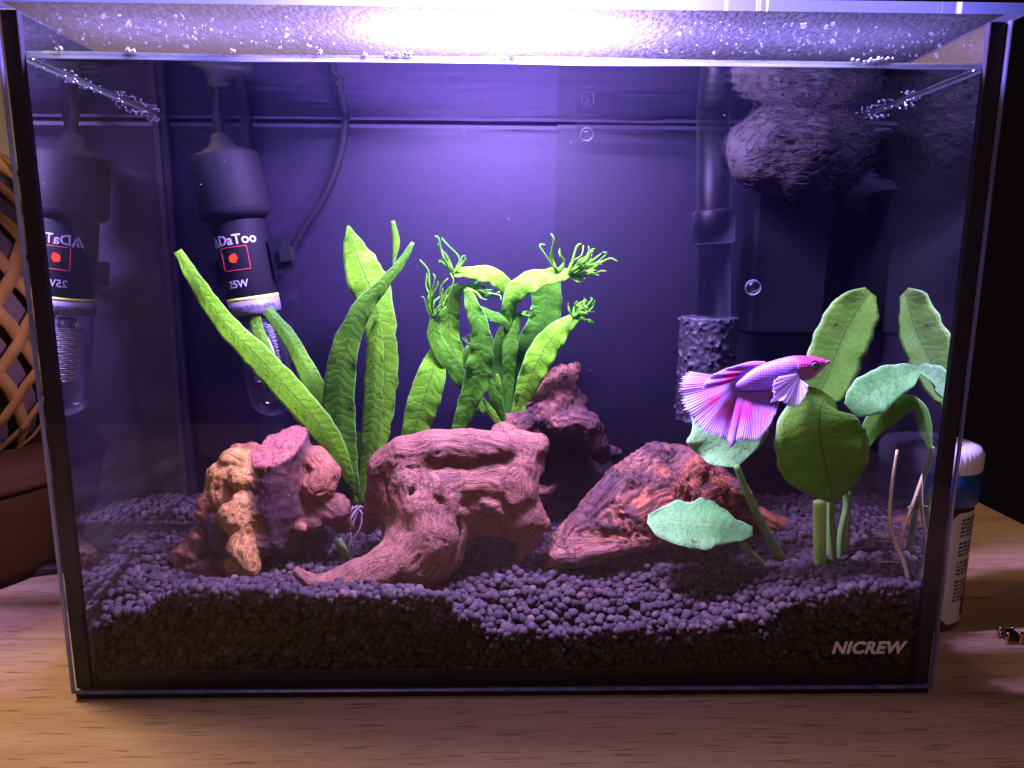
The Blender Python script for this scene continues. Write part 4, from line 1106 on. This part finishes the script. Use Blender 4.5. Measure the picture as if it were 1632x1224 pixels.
l = leaf(lace, [(918, 506, 58), (898, 522, 58), (876, 544, 59), (856, 578, 60), (840, 616, 62), (820, 668, 66)], [6.88, 15.48, 20.64, 21.5, 17.2, 6.88], LM, 0.5, 0.15, 1.1, rf=0.22)
frill(l, (914, 506, 58), [(944, 482), (940, 474), (938, 490), (942, 516), (930, 474), (926, 486), (936, 500), (920, 480)], LM, 3.4)
l = leaf(lace, [(830, 498, 64), (818, 524, 64), (812, 566, 64), (811, 610, 66), (810, 668, 67)], [3.44, 10.32, 12.04, 8.6, 5.16], LM, 0.3, 0.3, 0.5)
frill(l, (832, 502, 62), [(862, 494), (856, 500), (850, 492), (846, 506)], LM, 2.4)
l = leaf(lace, [(822, 494, 68), (802, 540, 69), (796, 586, 69), (802, 640, 68), (808, 670, 67)], [4.3, 13.76, 12.9, 8.6, 4.3], LM, 0.3, 0.2, 0.6)
l = leaf(lace, [(778, 600, 60), (788, 630, 60), (796, 658, 62), (802, 676, 64)], [2.58, 9.46, 8.6, 3.44], LM, 0.4, 0.2, 0.4, n=22)
leaf(l, [(792, 596, 60), (795, 612, 60), (799, 630, 61)], [1.72, 4.3, 1.72], LM, 0.4, 0.2, 0.2, n=12, m=5, name='leaf_tip')
l = leaf(lace, [(770, 636, 58), (782, 656, 58), (800, 680, 60)], [2.58, 6.02, 3.44], LM, 0.4, 0.2, 0.3, n=16)
l = leaf(lace, [(752, 548, 64), (744, 560, 64), (740, 590, 65)], [2.58, 5.16, 2.58], LM, 0.4, 0.2, 0.3, n=14)
frill(l, (750, 552, 64), [(738, 538), (744, 534), (750, 546)], LM, 2)

ab = at(1325, 905, 30)
an = thing('broad_leaf_plant', 'broad-leaved green plant on upright stems beside the right glass', 'plant', ab)
AM, MN = MAT['anub'], MAT['mint']
leaf(an, [(1388, 466, 46), (1372, 486, 47), (1352, 520, 48), (1334, 560, 46), (1318, 604, 43), (1304, 640, 40), (1318, 690, 36)], [12, 34, 43, 44, 40, 28, 3], AM, 0.45, -0.12, 0.9, rf=0.12, jag=0.05)
leaf(an, [(1320, 630, 17), (1308, 648, 15), (1306, 685, 13), (1313, 730, 13), (1322, 770, 16), (1327, 799, 19)], [14, 50, 70, 74, 52, 8], AM, 0.25, 0.10, 1.1, rf=0.10, jag=0.035)
leaf(an, [(1467, 590, 21), (1445, 598, 22), (1412, 614, 23), (1380, 634, 24), (1356, 655, 24)], [5, 21, 31, 32, 16], MN, 0.7, -0.1, 1.1, rf=0.16, jag=0.08)
leaf(an, [(1469, 632, 22), (1445, 643, 24), (1415, 658, 27), (1392, 680, 29), (1376, 716, 29)], [3, 14, 20, 18, 5], AM, 0.5, 0.15, 0.4, rf=0.1, jag=0.02)
leaf(an, [(1150, 655, 40), (1156, 680, 38), (1162, 705, 36), (1168, 726, 34), (1173, 744, 32)], [50, 60, 60, 42, 4], MN, 1.0, 0.25, 1.2, rf=0.16, jag=0.06)
leaf(an, [(1032, 826, 26), (1060, 830, 25), (1100, 834, 24), (1140, 838, 25), (1172, 845, 26), (1200, 846, 27)], [8, 29, 37, 33, 19, 6], MN, 1.1, 0.25, 1.9, rf=0.13, jag=0.09)
for P, Rr, mname in ((((1173, 742, 30), (1188, 780, 31), (1212, 830, 34), (1247, 893, 38)), (5, 6, 6.5, 7.5), 'stem'), (((1172, 846, 27), (1186, 870, 30), (1216, 900, 34)), (4, 5, 5), 'stem'),
                     (((1306, 800, 24), (1306, 850, 25), (1307, 912, 27)), (9.5, 9.5, 9.5), 'stem_b'), (((1326, 792, 23), (1327, 840, 26), (1330, 912, 30)), (4, 4.5, 5), 'stem'),
                     (((1336, 760, 32), (1349, 800, 32), (1340, 850, 32), (1336, 912, 32)), (4.5, 5, 5, 5), 'stem'), (((1376, 712, 29), (1356, 770, 34), (1350, 830, 35), (1348, 905, 35)), (4, 4.5, 5, 5), 'stem'),
                     (((1318, 690, 36), (1322, 780, 34), (1322, 900, 33)), (4, 4.5, 5), 'stem')):
    v, f = ptube(P, Rr, 22, 12); obj('stem', v, f, MAT[mname], an)

for P, Rr, lab, side in ((((1430, 717, 15), (1422, 770, 15), (1418, 830, 14), (1427, 868, 13), (1440, 895, 12), (1448, 924, 11)), (2.2, 2.6, 2.8, 3.2, 3.4, 3.4), 'thin curved tan root stalk with side hairs near the right glass', -1),
                         (((1490, 700, 12), (1474, 752, 13), (1452, 812, 14), (1438, 850, 14), (1432, 885, 13)), (3.6, 3.6, 2.8, 2.4, 2.0), 'straight tan root stalk leaning right beside the right glass', 1)):
    t = thing('root_stalk', lab, 'root', at(*P[-1]), 'bare root stalks')
    v, f = ptube(P, Rr, 28, 8); obj('stalk', v, f, MAT['root'], t)
    ends = ([(1418, 827, 1398, 824), (1419, 836, 1400, 836), (1423, 852, 1390, 850), (1424, 856, 1390, 855), (1427, 866, 1402, 862), (1438, 897, 1398, 896), (1432, 880, 1418, 888)] if side < 0 else
            [(1440, 846, 1425, 838), (1434, 862, 1424, 850), (1437, 858, 1428, 848), (1452, 806, 1446, 812), (1458, 792, 1464, 790)])
    for a0, b0, a1, b1 in ends:
        v, f = ptube([(a0, b0, 14), ((a0+a1)/2, (b0+b1)/2-1.5, 13), (a1, b1, 13.5)], [1.1, 0.9, 0.4], 8, 6); obj('root_hair', v, f, MAT['root'], t)

# ------------------------------------------------------------------ fish
def cx(X, Y): return 1060+np.asarray(X, float)/5.44, 540+np.asarray(Y, float)/5.44
FY = 21.0
fc = at(*cx(900, 330), FY)
fish = thing('betta_fish', 'purple and pink betta fish with wide fanned fins swimming right', 'fish', fc)
st = np.array([(1418, 202, 212, .35), (1405, 190, 226, 1.2), (1380, 178, 250, 2.0), (1340, 164, 296, 2.9), (1285, 153, 338, 3.6), (1225, 147, 362, 4.1), (1150, 146, 382, 4.4), (1080, 152, 404, 4.5), (1000, 170, 425, 4.2),
               (900, 200, 442, 3.8), (800, 240, 452, 3.2), (720, 292, 455, 2.4), (660, 345, 452, 1.5), (610, 385, 440, .7)], float)
S = catmull(st, 72); nr = 36
V, C, U = [], [], []
for X, yt, yb, tk in S:
    for k in range(nr):
        a = 2*math.pi*k/nr; ca, sa = math.cos(a), math.sin(a)
        yy = (yt+yb)/2 - (yb-yt)/2*ca; xx = X
        tt = tk*math.copysign(abs(sa)**0.85, sa)
        gill = math.exp(-((X-(1150+ (yy-250)*0.30))/14)**2) if 190 < yy < 350 else 0
        cheek = 1.0 + (0.10 if 1155+(yy-250)*0.30 < X < 1330 and 200 < yy < 340 else 0)
        px, py = cx(xx, yy)
        P = at(px, py, FY - tt*cheek); V.append(P)
        w = (yy-yt)/max(1, yb-yt)
        if X > 1165+(yy-250)*0.3:
            top = np.clip((0.45-w)*4, 0, 1)*np.clip((X-1120)/60, 0, 1)*np.clip((1420-X)/90, 0.15, 1)
            c = np.array([.42, .12, .27])*(1-top) + np.array([.80, .05, .17])*top
        else:
            top = np.clip((0.35-w)*3, 0, 1)*np.clip((X-1080)/80, 0, 1)
            c = np.array([.36, .20, .70])*(1-top) + np.array([.70, .10, .30])*top
            c = c*(1-0.18*math.sin(w*3.14)**8)
        c = c*(1-0.75*gill*(1 if 255 < yy < 345 else 0.25))
        C.append(c); U.append((X/24.0, yy/24.0*1.1, 0))
f = [(i*nr+k, i*nr+(k+1) % nr, (i+1)*nr+(k+1) % nr, (i+1)*nr+k) for i in range(71) for k in range(nr)]
f = [q[::-1] for q in f]; f += [tuple(range(nr)), tuple(71*nr+k for k in range(nr))[::-1]]
body = obj('body', V, f, MAT['skin'], fish, attrs={'col': ('FLOAT_COLOR', np.array(C)), 'scale_uv': ('FLOAT_VECTOR', np.array(U))})
for s in (1, -1):
    ec = at(*cx(1293, 228), FY - s*3.55); v, fq = ico_sphere(3)
    eye = obj('eye', v*np.array([1.35, .62, 1.35])+ec, fq, MAT['eye_w'], fish)
    obj('pupil', v*np.array([.78, .40, .78])+ec+np.array([.05, -s*0.42, .05]), fq, MAT['eye_b'], eye)
    vv, ff = tube([ec+1.5*np.array([math.cos(a), -s*0.12, math.sin(a)]) for a in np.linspace(0, 6.28, 13)], 0.22, 26, 6); obj('eye_ring', vv, ff, MAT['eye_b'], eye)
for dy in (199, 209):
    pts = [at(*cx(X, dy+o), FY-yv) for X, o, yv in ((1392, 9, 1.75), (1408, 3, 1.2), (1418, 0, 0.0), (1408, 3, -1.2))]
    v, fq = tube(pts, [0.25, 0.42, 0.5, 0.3], 14, 8); C2 = np.tile([.55, .12, .28], (len(v), 1))
    obj('lip', v, fq, MAT['skin'], fish, attrs={'col': ('FLOAT_COLOR', C2), 'scale_uv': ('FLOAT_VECTOR', v*0.5)})
PKC, LAV, BLU, WHT = np.array([.88, .09, .34]), np.array([.62, .40, .76]), np.array([.70, .64, .84]), np.array([.85, .80, .88])
def fin(name, base, outl, rays, colf, Y0, Y1, amp=0.7, sub=6, nt=26, clear=0.0, jag=5.0, bow=0.0, tv=0.0):
    n = rays*sub+1
    b = catmull(np.array(base, float), n); o = catmull(np.array(outl, float), n)
    u = np.linspace(0, 1, n); t = np.linspace(0, 1, nt)
    ph = u*rays
    tip = 1 + (jag/140.0)*(np.cos(2*math.pi*ph)*0.6 + 1.2*perlin(np.stack([ph*0.5, np.zeros(n), np.zeros(n)], 1)))
    X = b[None, :, 0] + (o[:, 0]-b[:, 0])[None]*tip[None]*t[:, None]
    Yc = b[None, :, 1] + (o[:, 1]-b[:, 1])[None]*tip[None]*t[:, None] + bow*np.sin(math.pi*t)[:, None]
    D = Y0 + (Y1-Y0)*t[:, None] + amp*t[:, None]*np.cos(2*math.pi*ph)[None]*0.55 + 3.4*t[:, None]**1.3*perlin(np.stack([u*5+Y0, np.zeros(n), np.full(n, 2.)], 1))[None]
    D = D - tv*(Yc-(b[None, :, 1]))*t[:, None]**0.3
    px, py = cx(X, Yc)
    V, f = shell(at(px, py, np.maximum(D, 5.2)), 0.16)
    C = np.array([[colf(a, c) for a in u] for c in t]).reshape(-1, 3)
    U = np.stack(np.broadcast_arrays(ph[None]*1.0, t[:, None], 0*t[:, None]), -1).reshape(-1, 3)
    cl = np.full(len(C), clear) if np.isscalar(clear) else np.array([[clear(a, c) for a in u] for c in t]).reshape(-1)
    return obj(name, V, f, MAT['fin'], fish, attrs={'col': ('FLOAT_COLOR', np.concatenate([C, C])), 'ray_uv': ('FLOAT_VECTOR', np.concatenate([U, U])), 'clear': ('FLOAT', np.concatenate([cl, cl]))})
def ncol(a, c, lo, hi, base, midc, edge, k=1.0, sd=0.0):
    n = float(perlin(np.array([[a*7+sd, c*1.5, sd]]))[0])
    m = np.clip((c-lo)/0.25, 0, 1)*np.clip((hi+0.22*n-c)/0.25, 0, 1)*np.clip(0.75+1.6*n, 0, 1)*k
    col = base*(1-m)+midc*m
    e = np.clip((c-0.72-0.15*n)/0.25, 0, 1)
    return col*(1-e)+edge*e
# tail: from the peduncle out to the left and down
fin('tail_fin', [(650, 352), (626, 380), (618, 405), (622, 430), (640, 450)],
    [(222, 285), (150, 352), (140, 450), (165, 560), (222, 665), (280, 745), (370, 802), (450, 840), (520, 868), (566, 925), (600, 880)], 44,
    lambda a, c: ncol(a, c, 0.18, 0.78, LAV, PKC, BLU, 1.0 if 0.28 < a < 0.80 else 0.25, 1.0), FY, FY+5.5, 0.45, tv=0.022, sub=5, jag=9)
fin('anal_fin', [(640, 448), (720, 455), (800, 452), (880, 445), (945, 434)],
    [(540, 872), (580, 930), (630, 872), (720, 872), (800, 878), (866, 805), (915, 738), (960, 640), (985, 560)], 38,
    lambda a, c: ncol(a, c, 0.05, 0.70, LAV, PKC*np.array([.92, 1, 1.1]), BLU, 0.85, 5.0), FY+0.3, FY-1.0, 0.45, tv=0.02, sub=5, jag=9)
fin('dorsal_fin', [(660, 345), (720, 292), (780, 252), (850, 218), (905, 200)],
    [(335, 432), (345, 385), (400, 320), (500, 270), (600, 236), (740, 198), (860, 196)], 26,
    lambda a, c: ncol(a, c, 0.15, 0.72, LAV, PKC, BLU*1.05, 1.0, 9.0), FY, FY+0.5, 0.4, bow=8, tv=0.03, sub=5)
for s in (1, -1):
    fin('pectoral_fin', [(1150, 300), (1165, 325), (1172, 352)] if s > 0 else [(1155, 320), (1165, 340), (1170, 356)],
        [(985, 330), (945, 375), (935, 440), (945, 500), (915, 545), (990, 535), (1050, 560), (1100, 590), (1170, 560), (1225, 470), (1240, 400)] if s > 0 else [(1180, 560), (1220, 520), (1255, 430)], 14,
        lambda a, c: WHT*(1-0.25*c)+BLU*0.25*c, FY-s*4.3, FY-s*9.0, 0.5, clear=lambda a, c: 0.12+0.22*(a > 0.7), jag=7)
fin('ventral_fin', [(1060, 400), (1090, 400), (1120, 395)], [(915, 548), (935, 540), (1000, 520)], 6, lambda a, c: WHT, FY-1, FY-4, 0.4, clear=0.15)

# ------------------------------------------------------------------ heater
A, B = at(350, 216, 77), at(442, 662, 78)
ax = B-A; HL = np.linalg.norm(ax); ax /= HL
heat = thing('aquarium_heater', 'black submersible heater with glass tube and red light at the back left', 'heater', B)
e1 = np.array([0, -1.0, 0]); e1 -= ax*(e1@ax); e1 /= np.linalg.norm(e1); e2 = np.cross(e1, -ax)
if e2[0] < 0: e2 = -e2
def hz(py):                                              # distance along the heater for a photo row
    return (py-216)/(662-216)*HL
def cyl(name, prof, m, parent=heat, seg=48):
    v, f = lathe([(r, hz(h)) for r, h in prof], seg, A, ax, e1); return obj(name, v, [q[::-1] for q in f], MAT[m], parent)
cap = cyl('cap', [(3.0, 214), (4.2, 222), (5.5, 232), (7.6, 236), (8.2, 240), (13.0, 245), (13.5, 249), (14.1, 332), (13.7, 338), (10.6, 346)], 'plastic')
cyl('seam_ring', [(13.9, 327), (14.3, 330), (13.9, 333)], 'plastic2', cap)
RB = 10.4
hb = cyl('body', [(9.9, 340), (RB, 350), (RB, 464), (RB-0.4, 468)], 'plastic')
cyl('lime_stripe', [(RB-0.3, 463.5), (RB+0.12, 464), (RB+0.12, 469), (RB-0.3, 469.5)], 'lime')
band = cyl('label_band', [(RB-0.3, 469), (RB+0.10, 469.4), (RB+0.10, 491), (RB-0.3, 491.5)], 'labelw')
cyl('glass_tube', [(RB-0.7, 488), (RB-0.7, 630), (RB-1.2, 641), (RB-3.0, 651), (RB-6, 658), (2, 661.5), (0.4, 662)], 'tube')
cyl('ceramic_core', [(3.4, 500), (3.6, 502), (3.6, 606), (3.2, 608)], 'ceramic')
pts = []
for i in range(420):
    a = i/420; th = a*2*math.pi*26; h = hz(512+88*a)
    pts.append(A + ax*h + (e1*math.cos(th)+e2*math.sin(th))*(5.6+0.4*math.sin(i*1.7)))
v, f = tube(pts, 0.32, 420, 5); obj('coil', v, f, MAT['coil'], heat)
for k in range(2):
    v, f = tube([A+ax*hz(494)+e2*(3*k-1.5)-e1*1, A+ax*hz(510)+e2*(5*k-2.5), A+ax*hz(616)+e2*(6*k-3)], 0.4, 16, 6); obj('lead_wire', v, f, MAT['coil'], heat)
def on_tube(tv, h0, phi0, r):
    phi = phi0 + tv[:, 0]/r
    rr = r + tv[:, 2]
    return A + ax*(hz(h0)-tv[:, 1])[:, None] + (e1*np.cos(phi)[:, None] + e2*np.sin(phi)[:, None])*rr[:, None]
for body_t, size, h0, phi, m, par, bold in (('DaToo', 5.6, 376, 0.16, 'dimprint', hb, 0.10), ('25W', 4.2, 443, -0.12, 'dimprint', hb, 0.06), ('110V-120V/50Hz-60Hz', 2.7, 481, 0.0, 'ink', band, 0.03)):
    tv, tf = text_mesh(body_t, size, 0, bold, 0.05)
    obj('printed_text', on_tube(tv, h0, phi, RB+0.15), tf, MAT[m], par, smooth=False)
def flat_on_tube(poly, h0, phi, r=RB+0.18): # poly in mm, thin
    p = np.array([(x, y, 0.0) for x, y in poly]); return on_tube(p, h0, phi, r)
for poly in ([(-2.6, -2.0), (-1.6, -2.0), (0.2, 2.0), (-0.6, 2.0)], [(0.0, -0.6), (0.6, 0.7), (1.2, -2.0), (2.2, -2.0), (0.5, 2.0), (0.1, 1.2)], [(-0.9, -2.0), (0.1, -2.0), (0.55, -0.8), (0.0, 0.3)]):
    obj('printed_mark', flat_on_tube(poly, 377, -0.80), [tuple(range(len(poly)))], MAT['dimprint'], hb, smooth=False)
sq = [(-5.6, -4.6), (5.6, -4.6), (5.6, 4.6), (-5.6, 4.6)]
for i in range(4):
    (x0, y0), (x1, y1) = sq[i], sq[(i+1) % 4]
    P = [on_tube(np.array([[x0+(x1-x0)*t, y0+(y1-y0)*t, 0.0]]), 404, -0.05, RB+0.1)[0] for t in (0, .33, .67, 1)]
    v, f = tube(P, 0.14, 10, 6); obj('indicator_frame', v, f, MAT['ledline'], hb)
v, f = ico_sphere(2); lc = on_tube(np.array([[0, 0, 0.0]]), 403, -0.08, RB-0.2)[0]
obj('indicator_light', v*np.array([1.8, 0.8, 2.0])*(1+0.25*perlin(v*2+5))[:, None]+lc, f, MAT['led'], hb)
def local_box(h0, h1, x0, x1, d0, d1):                   # box in heater axes: along, right, towards the viewer
    v, f = box(x0, x1, d0, d1, 0, 1, 0); v = np.array(v)
    return A + ax*(hz(h0) + (hz(h1)-hz(h0))*v[:, 2])[:, None] + e2*v[:, 0][:, None] + e1*v[:, 1][:, None], f
br = None
v, f = local_box(378, 436, 12.2, 17.5, -6, 3); br = obj('bracket', v, f, MAT['plastic2'], heat, smooth=False)
v, f = local_box(396, 418, 16.0, 20.5, -3, 5); obj('clip', v, f, MAT['plastic'], br, smooth=False)
v, f = local_box(404, 440, -14.6, -12.2, -4, 2); obj('bracket', v, f, MAT['plastic2'], heat, smooth=False)
v, f = ptube([(350, 222, 77), (348, 200, 77), (346, 178, 78), (346, 150, 79)], [8, 7.5, 7.5, 7.5], 20, 10); obj('cable', v, f, MAT['plastic'], heat)
v, f = ptube([(386, 262, 88), (392, 215, 88), (396, 150, 88), (398, 130, 88)], [9, 9, 9, 9], 14, 10); set_props(obj('cable', v, f, MAT['plastic'], base=at(386, 262, 80)), 'short dark cable hanging just right of the heater cap', 'cable')
v, f = ptube([(450, 432, 89), (480, 372, 88), (515, 318, 88), (538, 262, 88), (550, 205, 88), (554, 130, 88)], [6, 6, 6, 6, 6, 6], 30, 10)
set_props(obj('air_hose', v, f, MAT['plastic'], base=at(450, 432, 81)), 'dark curved hose hanging down the back glass right of the heater', 'hose')

# ------------------------------------------------------------------ sponge filter
sp0 = at(1130, 680, 66)
filt = thing('sponge_filter', 'black sponge filter on a smoky upright pipe behind the fish', 'filter', sp0)
P0, P1 = at(1138, 500, 66), at(1137, 180, 66); P1 = P0 + (P1-P0)
axp = P1-P0; LP = np.linalg.norm(axp); axp /= LP
v, f = lathe([(6.6, -20), (6.6, LP*0.38), (6.4, LP+6)], 36, P0, axp); obj('pipe', v, f, MAT['pipe'], filt)
v, f = lathe([(6.7, LP*0.36), (8.3, LP*0.365), (8.4, LP*0.52), (8.0, LP*0.525), (6.5, LP*0.53)], 36, P0, axp); obj('coupling', v, f, MAT['pipe'], filt)
c0, c1 = at(1130, 500, 66), at(1130, 668, 66)
Rs = 12.6; h = 0.55
lo = np.array([c0[0]-Rs-2, c0[1]-Rs-2, c1[2]-2]); hi = np.array([c0[0]+Rs+2, c0[1]+Rs+2, c0[2]+3])
n = np.ceil((hi-lo)/h).astype(int)
g = np.stack(np.meshgrid(*[lo[i]+np.arange(n[i])*h for i in range(3)], indexing='ij'), -1)
dxy = np.hypot(g[..., 0]-c0[0], g[..., 1]-c0[1])-Rs
F = np.maximum(dxy, np.maximum(g[..., 2]-c0[2], c1[2]-g[..., 2]))
rp = np.random.default_rng(12)
for _ in range(3200):
    if rp.random() < 0.8: a = rp.uniform(0, 2*math.pi); p = np.array([c0[0]+(Rs+0.2)*math.cos(a), c0[1]+(Rs+0.2)*math.sin(a), rp.uniform(c1[2], c0[2])])
    else: a = rp.uniform(0, 2*math.pi); rr = Rs*math.sqrt(rp.random()); p = np.array([c0[0]+rr*math.cos(a), c0[1]+rr*math.sin(a), c0[2]])
    r = rp.uniform(0.9, 1.7); w = int(math.ceil(r/h))+2
    i = np.round((p-lo)/h).astype(int); s = tuple(slice(max(0, i[k]-w), i[k]+w+1) for k in range(3))
    d = np.sqrt(((g[s]-p)**2).sum(-1))-r
    F[s] = np.maximum(F[s], -d)
V, Q = nets(F, lo, h); V[:, 1] = np.minimum(V[:, 1], 85.5)
obj('sponge', V, Q, MAT['foam'], filt)

# ------------------------------------------------------------------ floss-covered outlet at the top right
fl0 = at(1270, 240, 62)
box_t = thing('filter_outlet', 'pale fuzzy floss pad on a dark filter box at the upper right', 'filter', at(1270, 430, 70))
q0, q1 = at(1190, 296, 66), at(1345, 420, 66)
v, f = box(q0[0]+6, q1[0]-4, 70, 90, q1[2]-30, q0[2], 1.5); obj('filter_box', v, f, MAT['plastic2'], box_t, smooth=False)
fz = [([(1192, 232, 62, 9), (1230, 226, 58, 13), (1280, 236, 58, 14), (1330, 240, 62, 13), (1352, 245, 66, 9)], (.5, .45, .4)), ([(1200, 262, 58, 8), (1260, 272, 56, 10), (1320, 276, 60, 9)], (.5, .45, .4))]
V, Q, G, C = driftwood(fz, 2.0, 0.9, disp=(0.8, 0.5, 1.5, 0.16), stretch=0.25, seed=3.3)
N = vnormals(V, Q)
obj('floss_pad', V, Q, MAT['floss'], box_t)
fi = RNG.choice(len(V), 3000, replace=False); parts_v, parts_f = [], []
for k, i in enumerate(fi):                               # loose fibres standing off the pad
    d = np.array([1.0, -0.1, 0.25]) + RNG.normal(0, 0.5, 3); d -= N[i]*(d@N[i])*0.7; d /= np.linalg.norm(d); L = RNG.uniform(3.0, 8.0)
    s = np.cross(d, N[i]); s /= np.linalg.norm(s)+1e-9; a = V[i]-N[i]*0.2
    b = a + d*L*0.5 + N[i]*0.55; c = a + d*L + N[i]*RNG.uniform(0.1, 0.9); w = 0.09
    parts_v += [a-s*w, a+s*w, b-s*w, b+s*w, c, a+N[i]*.15, b+N[i]*.2]; j = k*7
    parts_f += [(j, j+1, j+3, j+2), (j+2, j+3, j+4), (j, j+2, j+6, j+5), (j+1, j+5, j+6, j+3), (j+2, j+4, j+6), (j+3, j+6, j+4)]
fo = obj('fibres', parts_v, parts_f, MAT['floss'], box_t); fo['kind'] = 'stuff'
